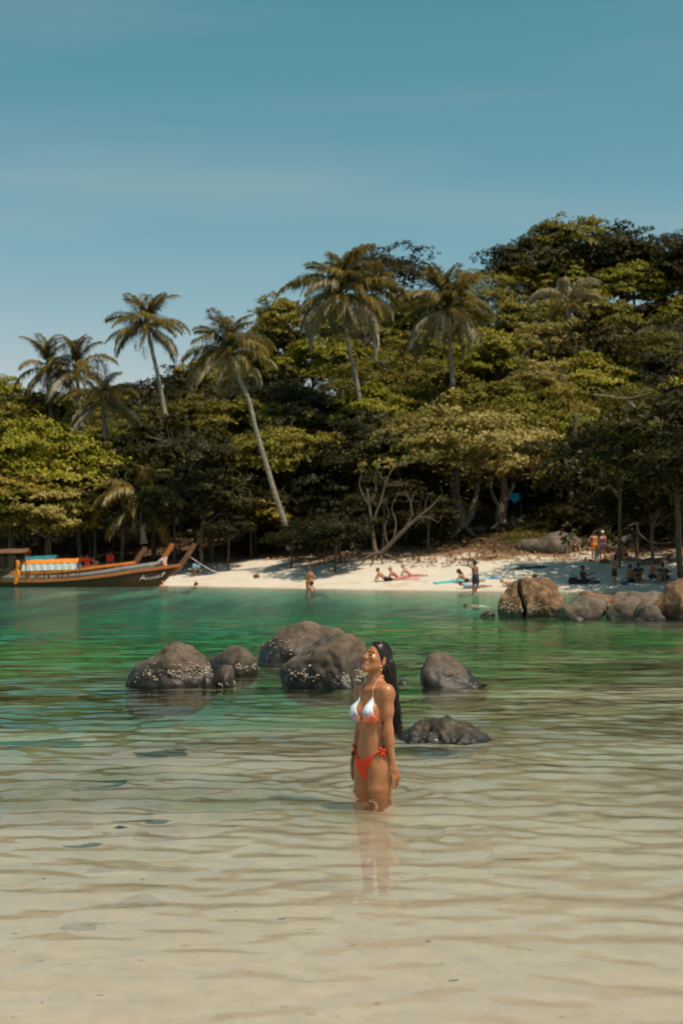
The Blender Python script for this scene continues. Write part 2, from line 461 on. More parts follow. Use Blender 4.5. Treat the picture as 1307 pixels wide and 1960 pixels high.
mxa = N('ShaderNodeMixShader'); L(shr.outputs[0], mxa.inputs[0]); L(t.outputs[0], mxa.inputs[1]); L(rf.outputs[0], mxa.inputs[2])
mxb = N('ShaderNodeMixShader'); L(fr.outputs[0], mxb.inputs[0]); L(mxa.outputs[0], mxb.inputs[1]); L(gl.outputs[0], mxb.inputs[2]); L(mxb.outputs[0], out.inputs[0])
va = N('ShaderNodeVolumeAbsorption'); va.inputs[0].default_value = (0.24, 0.87, 0.74, 1); va.inputs[1].default_value = 0.11; L(va.outputs[0], out.inputs['Volume'])
water.data.materials.append(m)
# ------------------------------------------------------------------ implicit surfaces (rocks, people)
def smin(a, b, k):
    h = np.maximum(k - np.abs(a - b), 0) / k
    return np.minimum(a, b) - h * h * k * 0.25
def smax(a, b, k):
    return -smin(-a, -b, k)

class SDF:
    def __init__(s):
        s.p = []
    def cone(s, a, b, r1, r2, k=0.03, sub=False):
        a, b = np.array(a, float), np.array(b, float)
        rm = max(r1, r2)
        lo, hi = np.minimum(a, b) - rm, np.maximum(a, b) + rm
        ab = b - a
        l2 = max(float(ab @ ab), 1e-12)
        def f(P):
            q = P - a
            h = np.clip((q @ ab) / l2, 0, 1)
            return np.linalg.norm(q - h[..., None] * ab, axis=-1) - (r1 + (r2 - r1) * h)
        s.p.append((f, k, sub, lo, hi))
    def chain(s, pts, rs, k=0.03):
        for i in range(len(pts) - 1):
            s.cone(pts[i], pts[i + 1], rs[i], rs[i + 1], k)
    def ell(s, c, r, k=0.03, rot=None, sub=False):
        c, r = np.array(c, float), np.array(r, float)
        R = np.array(Euler(rot).to_matrix()) if rot is not None else np.eye(3)
        ext = np.abs(R) @ r
        def f(P):
            q = (P - c) @ R
            k0 = np.linalg.norm(q / r, axis=-1)
            k1 = np.linalg.norm(q / (r * r), axis=-1)
            return k0 * (k0 - 1.0) / np.maximum(k1, 1e-9)
        s.p.append((f, k, sub, c - ext, c + ext))
    def fn(s, f, k, sub, lo, hi):
        s.p.append((f, k, sub, np.array(lo, float), np.array(hi, float)))
    def transform(s, T):
        """everything so far is moved by the 4x4 matrix T"""
        T = np.array(T); Ti = np.linalg.inv(T)
        new = []
        for f, k, sub, lo, hi in s.p:
            def g(P, f=f):
                return f(P @ Ti[:3, :3].T + Ti[:3, 3])
            cs = np.array([[x, y, z] for x in (lo[0], hi[0]) for y in (lo[1], hi[1]) for z in (lo[2], hi[2])]) @ T[:3, :3].T + T[:3, 3]
            new.append((g, k, sub, cs.min(0), cs.max(0)))
        s.p = new
    def eval(s, P, far=1.0):
        D = np.full(P.shape[:-1], far)
        for f, k, sub, lo, hi in s.p:
            d = f(P)
            D = smax(D, -d, k) if sub else smin(D, d, k)
        return D
    def bounds(s, pad):
        lo = np.min([p[3] for p in s.p if not p[2]], 0) - pad
        hi = np.max([p[4] for p in s.p if not p[2]], 0) + pad
        return lo, hi
    def mesh_arrays(s, h, crop=None, offset=0.0, lohi=None, smooth=0):
        lo, hi = lohi if lohi else s.bounds(2.5 * h + offset)
        lo, hi = np.array(lo, float), np.array(hi, float)
        n = np.ceil((hi - lo) / h).astype(int) + 1
        ax = [lo[i] + h * np.arange(n[i]) for i in range(3)]
        D = np.full(tuple(n), 1.0, np.float32)
        for f, k, sub, l, u in s.p:
            mrg = k + 3 * h + offset
            i0 = np.clip(np.floor((l - mrg - lo) / h).astype(int), 0, n)
            i1 = np.clip(np.ceil((u + mrg - lo) / h).astype(int) + 1, 0, n)
            if np.any(i1 <= i0): continue
            sl = tuple(slice(a, b) for a, b in zip(i0, i1))
            P = np.stack(np.meshgrid(*[ax[i][sl[i]] for i in range(3)], indexing='ij'), -1)
            d = f(P)
            D[sl] = smax(D[sl], -d, k) if sub else smin(D[sl], d, k)
        if offset: D = D - offset
        if crop is not None:
            P = np.stack(np.meshgrid(*ax, indexing='ij'), -1)
            D = np.maximum(D, crop(P))
        V, F = surface_nets(D, lo, h)
        for _ in range(smooth):
            V = relax(V, F)
        return V, F

def relax(V, F, w=0.5):
    S = np.zeros_like(V); cnt = np.zeros(len(V))
    for i in range(4):
        for j in (i - 1, (i + 1) % 4):
            np.add.at(S, F[:, i], V[F[:, j]]); np.add.at(cnt, F[:, i], 1)
    return V * (1 - w) + w * S / np.maximum(cnt, 1)[:, None]

def surface_nets(D, lo, h):
    S = D < 0
    n = np.array(D.shape)
    c = np.zeros(tuple(n - 1), np.int8)
    offs = [(i, j, k) for i in (0, 1) for j in (0, 1) for k in (0, 1)]
    for o in offs:
        c += S[o[0]:n[0] - 1 + o[0], o[1]:n[1] - 1 + o[1], o[2]:n[2] - 1 + o[2]]
    I = np.argwhere((c > 0) & (c < 8))
    idx = np.full(tuple(n - 1), -1, np.int32)
    idx[I[:, 0], I[:, 1], I[:, 2]] = np.arange(len(I))
    val = {o: D[I[:, 0] + o[0], I[:, 1] + o[1], I[:, 2] + o[2]].astype(float) for o in offs}
    acc = np.zeros((len(I), 3)); cnt = np.zeros(len(I))
    for a in offs:
        for d in range(3):
            if a[d]: continue
            b = list(a); b[d] = 1; b = tuple(b)
            va, vb = val[a], val[b]
            msk = (va < 0) != (vb < 0)
            t = va[msk] / (va[msk] - vb[msk])
            p = np.tile(np.array(a, float), (msk.sum(), 1)); p[:, d] = t
            acc[msk] += p; cnt[msk] += 1
    V = lo + h * (I + acc / np.maximum(cnt, 1)[:, None])
    F = []
    for d in range(3):
        e1, e2 = (d + 1) % 3, (d + 2) % 3
        sa = [slice(None)] * 3; sb = [slice(None)] * 3
        sa[d] = slice(0, n[d] - 1); sb[d] = slice(1, n[d])
        A, B = S[tuple(sa)], S[tuple(sb)]
        E = np.argwhere(A != B)
        E = E[(E[:, e1] > 0) & (E[:, e2] > 0) & (E[:, e1] < n[e1] - 1) & (E[:, e2] < n[e2] - 1)]
        if not len(E): continue
        inside = A[E[:, 0], E[:, 1], E[:, 2]]
        q = []
        for o1, o2 in ((-1, -1), (0, -1), (0, 0), (-1, 0)):
            G = E.copy(); G[:, e1] += o1; G[:, e2] += o2
            q.append(idx[G[:, 0], G[:, 1], G[:, 2]])
        q = np.stack(q, -1)
        q[~inside] = q[~inside][:, ::-1]
        F.append(q)
    F = np.concatenate(F)
    F = F[(F >= 0).all(1)]
    return V, F

def vnormals(V, F):
    nrm = np.zeros_like(V)
    fn = np.cross(V[F[:, 2]] - V[F[:, 0]], V[F[:, 3]] - V[F[:, 1]])
    for i in range(4): np.add.at(nrm, F[:, i], fn)
    return nrm / np.maximum(np.linalg.norm(nrm, axis=1), 1e-12)[:, None]

def fbm3(P, f, seed, octv=4, rough=0.5):
    """numpy value noise in 3-D"""
    def vn(Q, sd):
        i = np.floor(Q); t = Q - i; t = t * t * (3 - 2 * t)
        def hh(a, b, c):
            s = np.sin(a * 127.1 + b * 311.7 + c * 74.7 + sd * 53.3) * 43758.5453
            return s - np.floor(s)
        r = 0
        for a in (0, 1):
            for b in (0, 1):
                for c in (0, 1):
                    wgt = (t[:, 0] if a else 1 - t[:, 0]) * (t[:, 1] if b else 1 - t[:, 1]) * (t[:, 2] if c else 1 - t[:, 2])
                    r = r + wgt * hh(i[:, 0] + a, i[:, 1] + b, i[:, 2] + c)
        return r - 0.5
    out = 0; a = 1.0
    for o in range(octv):
        out = out + a * vn(P * f, seed + o * 7)
        f *= 2.03; a *= rough
    return out

def set_col(me, name, col):
    a = me.color_attributes.new(name, 'FLOAT_COLOR', 'POINT')
    c = np.ones((len(col), 4), np.float32); c[:, :3] = col
    a.data.foreach_set('color', c.ravel())

# ------------------------------------------------------------------ rocks
def rock_mat(name, c1, c2, c3, wet, wet_h=0.22, sc_=5.0, stretch=(1, 1, 1)):
    """granite: mottled, with a dark wet band above the waterline (world height)"""
    m, nt, b = new_mat(name)
    N, L = nt.nodes.new, nt.links.new
    geo = N('ShaderNodeNewGeometry')
    n = N('ShaderNodeTexNoise'); n.inputs['Scale'].default_value = sc_; n.inputs['Detail'].default_value = 9; n.inputs['Roughness'].default_value = 0.68
    mpp = N('ShaderNodeMapping'); mpp.inputs['Scale'].default_value = stretch; L(geo.outputs['Position'], mpp.inputs[0]); L(mpp.outputs[0], n.inputs['Vector'])
    r = ramp(nt, [(0.3, c1), (0.5, c2), (0.72, c3)]); L(n.outputs[0], r.inputs[0])
    sp = N('ShaderNodeTexNoise'); sp.inputs['Scale'].default_value = sc_ * 14; sp.inputs['Detail'].default_value = 3; L(geo.outputs['Position'], sp.inputs['Vector'])
    mg = N('ShaderNodeMapRange'); mg.inputs[1].default_value = 0.3; mg.inputs[2].default_value = 0.7; mg.inputs[3].default_value = 0.65; mg.inputs[4].default_value = 1.3; L(sp.outputs[0], mg.inputs[0])
    mu = N('ShaderNodeMix'); mu.data_type = 'RGBA'; mu.blend_type = 'MULTIPLY'; mu.inputs[0].default_value = 1; L(r.outputs[0], mu.inputs[6]); L(mg.outputs[0], mu.inputs[7])
    sz = N('ShaderNodeSeparateXYZ'); L(geo.outputs['Position'], sz.inputs[0])
    n2 = N('ShaderNodeTexNoise'); n2.inputs['Scale'].default_value = 3.0; n2.inputs['Detail'].default_value = 6; L(geo.outputs['Position'], n2.inputs['Vector'])
    ad = N('ShaderNodeMath'); ad.operation = 'MULTIPLY_ADD'; ad.inputs[1].default_value = -wet_h * 2.4; L(n2.outputs[0], ad.inputs[0]); L(sz.outputs['Z'], ad.inputs[2])
    wr = N('ShaderNodeMapRange'); wr.inputs[1].default_value = -wet_h * 0.9; wr.inputs[2].default_value = wet_h * 0.45; wr.inputs[3].default_value = 1; wr.inputs[4].default_value = 0; L(ad.outputs[0], wr.inputs[0])
    mx = N('ShaderNodeMix'); mx.data_type = 'RGBA'; L(wr.outputs[0], mx.inputs[0]); L(mu.outputs[2], mx.inputs[6]); mx.inputs[7].default_value = (*wet, 1)
    L(mx.outputs[2], b.inputs['Base Color'])
    rr = N('ShaderNodeMapRange'); rr.inputs[3].default_value = 0.85; rr.inputs[4].default_value = 0.42; L(wr.outputs[0], rr.inputs[0]); L(rr.outputs[0], b.inputs['Roughness'])
    bp = N('ShaderNodeBump'); bp.inputs['Strength'].default_value = 0.6; bp.inputs['Distance'].default_value = 0.03; L(n.outputs[0], bp.inputs['Height'])
    bp2 = N('ShaderNodeBump'); bp2.inputs['Strength'].default_value = 0.5; bp2.inputs['Distance'].default_value = 0.008; L(sp.outputs[0], bp2.inputs['Height']); L(bp.outputs[0], bp2.inputs['Normal'])
    L(bp2.outputs[0], b.inputs['Normal'])
    return m
M['granite'] = rock_mat('granite', (0.038, 0.025, 0.016), (0.112, 0.076, 0.051), (0.20, 0.142, 0.100), (0.014, 0.011, 0.008))
M['brown_rock'] = rock_mat('brown_rock', (0.022, 0.013, 0.007), (0.15, 0.078, 0.034), (0.36, 0.21, 0.11), (0.025, 0.016, 0.009), 0.18, 2.6, (1.5, 1.5, 0.45))
M['grey_rock'] = rock_mat('grey_rock', (0.045, 0.032, 0.022), (0.12, 0.088, 0.062), (0.21, 0.16, 0.12), (0.03, 0.022, 0.014), 0.14, 2.8)
M['weedy_rock'] = rock_mat('weedy_rock', (0.015, 0.012, 0.007), (0.05, 0.038, 0.024), (0.14, 0.11, 0.075), (0.012, 0.010, 0.006), 0.06, 9.0)
M['sunk_rock'] = rock_mat('sunk_rock', (0.03, 0.035, 0.02), (0.07, 0.075, 0.04), (0.13, 0.13, 0.075), (0.04, 0.045, 0.024), 0.02, 5.0)
M['barnacle'] = noise_mat('barnacle', (0.20, 0.14, 0.10), (0.58, 0.48, 0.38), 30, 0.8, 0.2)

def rock(name, d, blobs, mat, label, h=0.035, rough=0.078, freq=1.5, seed=0, group=None, barn=0, barn_z=(0.03, 0.2), k=0.18, cuts=(), cracks=(), cat='rock', barn_dir=None, planes=9):
    """blobs: (px, py_centre, rx_px, rz_px, depth_m, dy) in photo pixels at distance d, turned into metres there"""
    s = SDF(); q = ppm(d)
    c0 = at(blobs[0][0], blobs[0][1], d)
    base = Vector((c0.x, d, 0))
    for (px, py, rx, rz, ry, dy, *rot) in blobs:
        p = at(px, py, d) - base
        s.ell((p.x, dy, p.z), (rx / q, ry, rz / q), k, rot=(0, math.radians(rot[0]) if rot else 0, math.radians(rot[1]) if len(rot) > 1 else 0))
    rq = random.Random(seed * 13 + 1)
    for j in range(planes):
        az = rq.uniform(-PI, 0) if j % 3 else rq.uniform(-PI, PI)
        nz_ = rq.uniform(-0.05, 0.95)
        nv = np.array([math.cos(az) * math.sqrt(1 - nz_ ** 2), math.sin(az) * math.sqrt(1 - nz_ ** 2), nz_])
        sup = max(float((np.array([at(b_[0], b_[1], d).x - base.x, b_[5], at(b_[0], b_[1], d).z]) @ nv) + np.linalg.norm(np.array([b_[2] / q, b_[4], b_[3] / q]) * nv)) for b_ in blobs)
        cc = sup - rq.uniform(0.10, 0.42) * blobs[0][2] / q
        s.fn(lambda P, nv=nv, cc=cc: cc - P @ nv, 0.05, True, (-9, -9, -9), (9, 9, 9))
    for (px, py, r_px, dy) in cuts:
        p = at(px, py, d) - base
        s.ell((p.x, dy, p.z), (r_px / q, r_px / q * 1.3, r_px / q), k * 0.6, sub=True)
    for pl, wpx in cracks:
        for (xa, ya), (xb, yb) in zip(pl[:-1], pl[1:]):
            a_, b_ = at(xa, ya, d) - base, at(xb, yb, d) - base
            for t in np.linspace(0, 1, 5):
                c_ = a_.lerp(b_, float(t))
                s.ell((c_.x, -0.3, c_.z), (wpx / q, 1.4, 9 / q), 0.018, sub=True)
    V, F = s.mesh_arrays(h, smooth=1)
    n = vnormals(V, F)
    W = V + np.array([base.x * 1.0, 0, 0])
    disp = fbm3(W, freq, seed, 6, 0.55)
    ridge = -np.abs(fbm3(W, freq * 0.8, seed + 31, 3, 0.5))
    fine = fbm3(W, freq * 4.5, seed + 63, 4, 0.55)
    V = V + n * (rough * (1.5 * disp + 1.3 * ridge + 0.55 * fine + 0.05))[:, None]
    o = link(name, mesh_np(name, V, F), mat, loc=base)
    tag(o, label, cat, group)
    if barn:
        rg = np.random.default_rng(seed + 5)
        nn = vnormals(V, F)
        pat = fbm3(W, 3.2, seed + 77, 4, 0.6)
        mid, half = (barn_z[0] + barn_z[1]) / 2, (barn_z[1] - barn_z[0]) / 2
        pr = np.clip(1.15 - np.abs(V[:, 2] - mid - 0.10 * pat) / half, 0, 1) * np.clip((pat + 0.16) * 4.5, 0, 1) * (n[:, 1] < 0.3)
        if barn_dir is not None: pr = pr * np.clip(0.35 + 1.5 * (n @ np.array(barn_dir)), 0, 1)
        if pr.sum() > 0:
            ids = rg.choice(len(V), int(barn * 0.75), p=pr / pr.sum())
            mb = MB()
            for i in ids:
                r = 0.004 + 0.012 * rg.uniform() ** 2.2 * (d / 16) ** 0.7
                jit = rg.uniform(-0.6, 0.6, 3) * h
                mb.ball(V[i] + jit - nn[i] * (jit @ nn[i]) + nn[i] * r * 0.2, (r * rg.uniform(0.7, 1.6), r, r * rg.uniform(0.6, 1.1)), 5, 3)
            tag(mb.build('barnacles', M['barnacle'], o), kind='stuff')
    return o

G1 = 'granite boulders in the sea behind the woman'
rock('boulder', 16.1, [(325, 1308, 84, 62, 0.42, 0, -14), (352, 1272, 44, 50, 0.32, 0.05, -20), (285, 1312, 52, 34, 0.32, -0.05, -24), (380, 1290, 40, 44, 0.3, 0.02, 10), (262, 1314, 42, 26, 0.26, -0.05, -20)], M['granite'], 'large grey boulder with a white barnacle band, leftmost of the rocks in the sea', seed=1, group=G1, barn=380, barn_z=(0.05, 0.22), h=0.022, cat='boulder', barn_dir=(0.55, -0.5, -0.1))
rock('boulder', 17.6, [(448, 1276, 42, 42, 0.34, 0), (425, 1268, 36, 34, 0.3, 0.05), (472, 1278, 22, 30, 0.2, -0.02)], M['granite'], 'round grey boulder close behind the right side of the leftmost boulder', seed=2, group=G1, barn=70, barn_z=(0.04, 0.14), h=0.022, cat='boulder')
rock('boulder', 15.9, [(430, 1297, 24, 26, 0.16, 0), (440, 1303, 18, 18, 0.14, -0.02)], M['granite'], 'small dark round rock at the foot of the leftmost boulder, the larger of two', seed=3, group=G1, barn=24, barn_z=(0.01, 0.06), h=0.018, rough=0.03, cat='rock')
rock('boulder', 15.7, [(397, 1305, 17, 19, 0.11, 0)], M['granite'], 'smallest dark rock at the foot of the leftmost boulder', seed=4, group=G1, barn=20, barn_z=(0.01, 0.05), h=0.015, rough=0.02, cat='rock')
rock('boulder', 20.2, [(590, 1248, 92, 46, 0.6, 0, -6), (540, 1252, 48, 38, 0.5, 0, -22), (650, 1238, 62, 36, 0.5, 0.05, 8), (575, 1222, 44, 22, 0.4, 0.05)], M['granite'], 'long low grey boulder with barnacles on its left end, behind the middle boulder', seed=5, group=G1, barn=110, barn_z=(0.05, 0.3), h=0.032, cat='boulder', barn_dir=(-0.6, -0.7, 0))
rock('boulder', 16.1, [(630, 1292, 92, 60, 0.5, 0, -8), (580, 1298, 50, 46, 0.4, -0.05, -20), (662, 1272, 58, 44, 0.42, 0.1, 10), (612, 1268, 48, 46, 0.36, 0.1), (670, 1302, 56, 40, 0.4, -0.1)], M['granite'], 'big rounded grey boulder directly behind the woman', seed=6, group=G1, barn=420, barn_z=(0.04, 0.2), h=0.022, cat='boulder', barn_dir=(0.5, -0.6, -0.1))
rock('boulder', 16.0, [(868, 1312, 62, 46, 0.34, 0), (870, 1285, 36, 38, 0.26, 0.02, 12), (838, 1306, 30, 42, 0.24, -0.02, -18), (900, 1308, 34, 34, 0.24, 0, 24)], M['granite'], 'lone pyramid shaped grey boulder to the right of the woman', seed=7, group=G1, barn=60, barn_z=(-0.01, 0.05), h=0.022, rough=0.07, planes=4, cat='boulder')
rock('boulder', 16.2, [(774, 1308, 12, 12, 0.10, 0), (765, 1306, 8, 10, 0.08, 0)], M['granite'], 'tiny dark rock just breaking the surface behind the woman\'s hair', seed=8, group=G1, h=0.014, rough=0.02, cat='rock')
rock('weedy_rock', 11.15, [(848, 1412, 62, 30, 0.34, 0), (835, 1404, 36, 26, 0.26, 0.02), (800, 1416, 36, 22, 0.24, 0), (888, 1418, 52, 16, 0.24, 0), (925, 1422, 30, 8, 0.16, 0)], M['weedy_rock'], 'low black weed covered rock breaking the surface right of the woman', seed=9, h=0.016, rough=0.055, freq=5.0, barn=22, barn_z=(0.0, 0.06), k=0.08, planes=3)

G2 = 'sunken rocks lying on the sea bed'
def sunk(px, py, rx, rz, depth, label, seed):
    # follow the sight line down to the bed
    d = wd(py)
    while at(px, py, d).z > gz(at(px, py, d).x, d) + depth * 0.6: d += 0.03
    p = at(px, py, d)
    q = ppm(d)
    zb = gz(p.x, d)
    ry = max(0.06, (rz / q * d / CAM_H) * 0.6 - depth * 0.5)
    s = SDF()
    s.ell((0, 0, 0), (rx / q, ry, depth), 0.05)
    s.ell((rx / q * 0.35, 0.08, -0.02), (rx / q * 0.7, ry * 0.8, depth * 0.85), 0.05)
    V, F = s.mesh_arrays(0.022, smooth=1)
    V = V + vnormals(V, F) * (0.05 * fbm3(V + seed, 4.0, seed, 4))[:, None]
    o = link('sunken_rock', mesh_np('sunken_rock', V, F), M['sunk_rock'], loc=(p.x, d, zb))
    tag(o, label, 'rock', G2)
sunk(8, 1536, 44, 14, 0.20, 'dark blue green sunken rock cut by the left edge of the photo', 21)
sunk(78, 1563, 95, 9, 0.16, 'long flat dark sunken rock near the left edge, widest of the sunken rocks', 22)
sunk(305, 1588, 55, 12, 0.12, 'greenish sunken rock on the sand left of the woman\'s reflection', 23)
sunk(272, 1722, 50, 9, 0.07, 'small olive sunken stone alone on the pale sand in the shallows', 24)
sunk(150, 1770, 40, 5, 0.04, 'faint thin stone on the sand at lower left, nearest the camera', 25)
sunk(205, 1660, 40, 5, 0.05, 'faint brownish stone under clear water between the other sunken rocks', 26)

G3 = 'boulders on the right between the sea and the beach'
def rrock(*a, **k):
    k.setdefault('group', G3); k.setdefault('h', 0.05); k.setdefault('cat', 'boulder')
    return rock('boulder', *a, **k)
rrock(36.0, [(1016, 1160, 58, 50, 0.75, 0), (1000, 1135, 30, 30, 0.5, 0.05), (975, 1165, 28, 38, 0.5, -0.1), (1045, 1155, 36, 38, 0.6, 0), (1030, 1130, 36, 26, 0.5, 0.1)], M['brown_rock'], 'tallest orange brown boulder with white barnacles along its foot', seed=41, rough=0.09, barn=520, barn_z=(0.1, 0.35), h=0.04, cracks=[([(996, 1106), (992, 1130), (998, 1155), (996, 1182)], 0.9)])
rrock(36.3, [(934, 1175, 14, 10, 0.2, 0), (925, 1178, 8, 6, 0.15, 0)], M['brown_rock'], 'small dark brown rock at the left foot of the tallest brown boulder', seed=42, h=0.03, rough=0.03, cat='rock')
rrock(34.6, [(1108, 1165, 44, 30, 0.6, 0), (1085, 1168, 22, 30, 0.5, -0.05), (1128, 1172, 28, 20, 0.5, 0)], M['grey_rock'], 'smooth grey boulder in front, just right of the tallest brown boulder', seed=43)
rrock(35.4, [(1145, 1160, 22, 22, 0.4, 0, 25), (1155, 1168, 14, 18, 0.3, 0)], M['grey_rock'], 'narrow slanting grey rock wedged between two boulders', seed=44, h=0.04)
rrock(36.5, [(1150, 1150, 42, 17, 0.5, 0, 14), (1125, 1138, 22, 10, 0.4, 0.1), (1185, 1160, 24, 16, 0.4, 0)], M['brown_rock'], 'long brown ridge shaped rock sloping down behind the grey boulders', seed=45)
rrock(34.8, [(1192, 1174, 36, 24, 0.55, 0), (1210, 1170, 24, 20, 0.4, 0.05), (1172, 1178, 20, 16, 0.4, -0.05)], M['grey_rock'], 'rounded grey brown boulder in the middle of the right hand rocks', seed=46)
rrock(38.5, [(1205, 1150, 52, 24, 0.7, 0), (1250, 1152, 40, 20, 0.6, 0), (1170, 1148, 26, 18, 0.4, 0)], M['grey_rock'], 'broad pale boulder behind the others with a flat sunlit top', seed=47)
rrock(34.2, [(1242, 1180, 34, 22, 0.5, 0, 18), (1225, 1176, 22, 20, 0.4, 0.05), (1262, 1190, 16, 12, 0.3, -0.05)], M['grey_rock'], 'grey boulder with a wet glistening foot, right of the middle', seed=48, barn=40, barn_z=(0.0, 0.1))
rrock(33.6, [(1226, 1190, 22, 9, 0.3, 0), (1240, 1192, 12, 7, 0.2, 0)], M['brown_rock'], 'small flat brown rock lying at the water in front of the right hand rocks', seed=49, h=0.03, rough=0.03, cat='rock')
rrock(34.6, [(1288, 1165, 44, 46, 0.8, 0), (1320, 1150, 50, 48, 0.8, 0.2), (1268, 1155, 26, 30, 0.5, 0), (1330, 1180, 40, 30, 0.6, -0.1)], M['brown_rock'], 'huge brown boulder with a shaded face cut by the right edge of the photo', seed=50, rough=0.09)
rrock(33.0, [(1105, 1186, 16, 7, 0.2, 0)], M['grey_rock'], 'small dark rock awash in front of the smooth grey boulder', seed=51, h=0.025, rough=0.02, cat='rock')
rock('sea_rock', 36.5, [(700, 1180, 9, 4, 0.12, 0)], M['brown_rock'], 'tiny reddish brown rock tip alone in the green water', seed=52, h=0.02, rough=0.02)

# ------------------------------------------------------------------ bits lying on the sea bed in the shallows
rgp = np.random.default_rng(19)
pm = MB()
for k in range(230):
    y = 3.6 + 9.0 * rgp.uniform() ** 0.8
    x = rgp.uniform(-0.30, 0.30) * y
    if hash_noise(np.array([x]), np.array([y]), 0.9, 61)[0] < -0.05 and k % 3: continue
    r = 0.004 + 0.014 * rgp.uniform() ** 3
    pm.ball((x, y, gz(x, y) + r * 0.25), (r * rgp.uniform(0.8, 1.8), r, r * 0.55), 6, 4)
M['pebble'] = leaf_mat('pebble', [(0, (0.16, 0.13, 0.08)), (0.5, (0.32, 0.26, 0.18)), (1, (0.62, 0.52, 0.42))], 0.0, 0.7)
tag(pm.build('sea_bed_pebbles', M['pebble'], None, smooth=True), 'small pebbles and shell bits strewn over the sandy sea bed', 'pebbles', kind='stuff')
# ------------------------------------------------------------------ broadleaf trees
def leaves_mesh(name, centres, normals, rg, n_leaf=6, ln=(0.22, 0.36), wd_=0.5, droop=0.35):
    """rosettes of folded leaf blades: at every centre n_leaf blades fan out round the normal"""
    n = len(centres)
    c = np.repeat(centres, n_leaf, 0); nn = np.repeat(normals, n_leaf, 0)
    N_ = len(c)
    up = nn / np.linalg.norm(nn, axis=1)[:, None]
    rv = rg.normal(size=(N_, 3))
    t = rv - (rv * up).sum(1)[:, None] * up
    t /= np.linalg.norm(t, axis=1)[:, None]
    d = t + up * rg.uniform(-droop, 0.55, N_)[:, None]
    d /= np.linalg.norm(d, axis=1)[:, None]
    side = np.cross(d, up); side /= np.linalg.norm(side, axis=1)[:, None]
    side = side + up * rg.normal(0, 0.25, N_)[:, None]
    l = rg.uniform(ln[0], ln[1], N_)[:, None]
    w = l * wd_ * rg.uniform(0.75, 1.15, N_)[:, None] * 0.5
    nr = np.cross(side, d)
    base = c + d * l * 0.12
    mid = c + d * l * 0.62
    tip = c + d * l * 1.1 - nr * l * 0.12 * rg.uniform(-1, 1.6, N_)[:, None]
    V = np.stack([base, mid + side * w, tip, mid - side * w], 1).reshape(-1, 3)
    i = np.arange(N_)[:, None] * 4
    F = np.concatenate([i + np.array([[0, 1, 2]]), i + np.array([[0, 2, 3]])], 0)
    return mesh_np(name, V, F, smooth=False)

def crown_variant(seed, R, H, clumps, per, flat=0.34, leaf=(0.22, 0.36), open_=0.0, shell=(0.55, 1.0), rc=(0.26, 0.46)):
    """crown of flattened foliage pads over an ellipsoid of radius R and height H above z=0; returns (leaf mesh, pad centres)"""
    rg = np.random.default_rng(seed)
    cs, ns, pads = [], [], []
    for k in range(clumps):
        while True:
            v = rg.normal(size=3); v /= np.linalg.norm(v)
            if v[2] > -0.35: break
        f = rg.uniform(*shell)
        lump = 1 + 0.28 * math.sin(3 * math.atan2(v[1], v[0]) + seed) * rg.uniform(0.3, 1)
        p = np.array([v[0] * R * f * lump, v[1] * R * f * lump, H * 0.42 + v[2] * H * 0.55 * f])
        pads.append(p)
        r = rg.uniform(*rc) * R
        m_ = max(6, int(per * (r / (0.36 * R)) ** 2))
        a = rg.uniform(0, 2 * PI, m_); rr = r * np.sqrt(rg.uniform(0, 1, m_))
        e = rg.uniform(0.7, 1.2)
        x = rr * np.cos(a) * e; y = rr * np.sin(a) / e
        dome = (1 - (rr / r) ** 2)
        z = r * flat * (dome * rg.uniform(0.4, 1.1, m_) - 0.5 * rg.uniform(0, 1, m_) ** 2)
        tilt = rg.normal(0, 0.16, 2)
        q = np.stack([x, y, z + x * tilt[0] + y * tilt[1]], 1)
        cs.append(p + q)
        nn = np.stack([x / r * 0.9, y / r * 0.9, np.full(m_, 0.8)], 1) + rg.normal(0, 0.28, (m_, 3)) + v * 0.35
        ns.append(nn)
    if open_:
        keep = [rg.uniform(size=len(c)) > open_ for c in cs]
        cs = [c[k] for c, k in zip(cs, keep)]; ns = [c[k] for c, k in zip(ns, keep)]
    return leaves_mesh('crown', np.concatenate(cs), np.concatenate(ns), rg, ln=leaf), pads

def trunk_variant(seed, pads, H, trunk_h, r0, lean=0.3, limbs=9):
    """trunk from z=-trunk_h up to the crown base with limbs reaching the pads"""
    rg = random.Random(seed)
    mb = MB()
    lx, ly = rg.uniform(-lean, lean), rg.uniform(-lean, lean)
    base = Vector((lx * 3, ly * 3, -13.0))
    top = Vector((0, 0, H * 0.30))
    pts = wobble([base, base.lerp(top, 0.35) + Vector((rg.uniform(-.2, .2), rg.uniform(-.2, .2), 0)), base.lerp(top, 0.7), top], 0.08, seed)
    n = len(pts)
    mb.tube(pts, [r0 * (1.5 - 0.5 * min(1, i / 3)) * (1 - 0.55 * i / n) for i in range(n)], 7)
    for k in range(limbs):
        p = Vector(pads[(k * 7) % len(pads)])
        s = pts[int(n * rg.uniform(0.86, 0.99))]
        q = wobble([s, s.lerp(p, 0.5) + Vector((rg.uniform(-.3, .3), rg.uniform(-.3, .3), rg.uniform(-.1, .5))), p], 0.12, seed + k)
        mb.tube(q, [r0 * 0.42 * (1 - 0.8 * i / len(q)) for i in range(len(q))], 5)
    return mb.mesh('trunk', True)

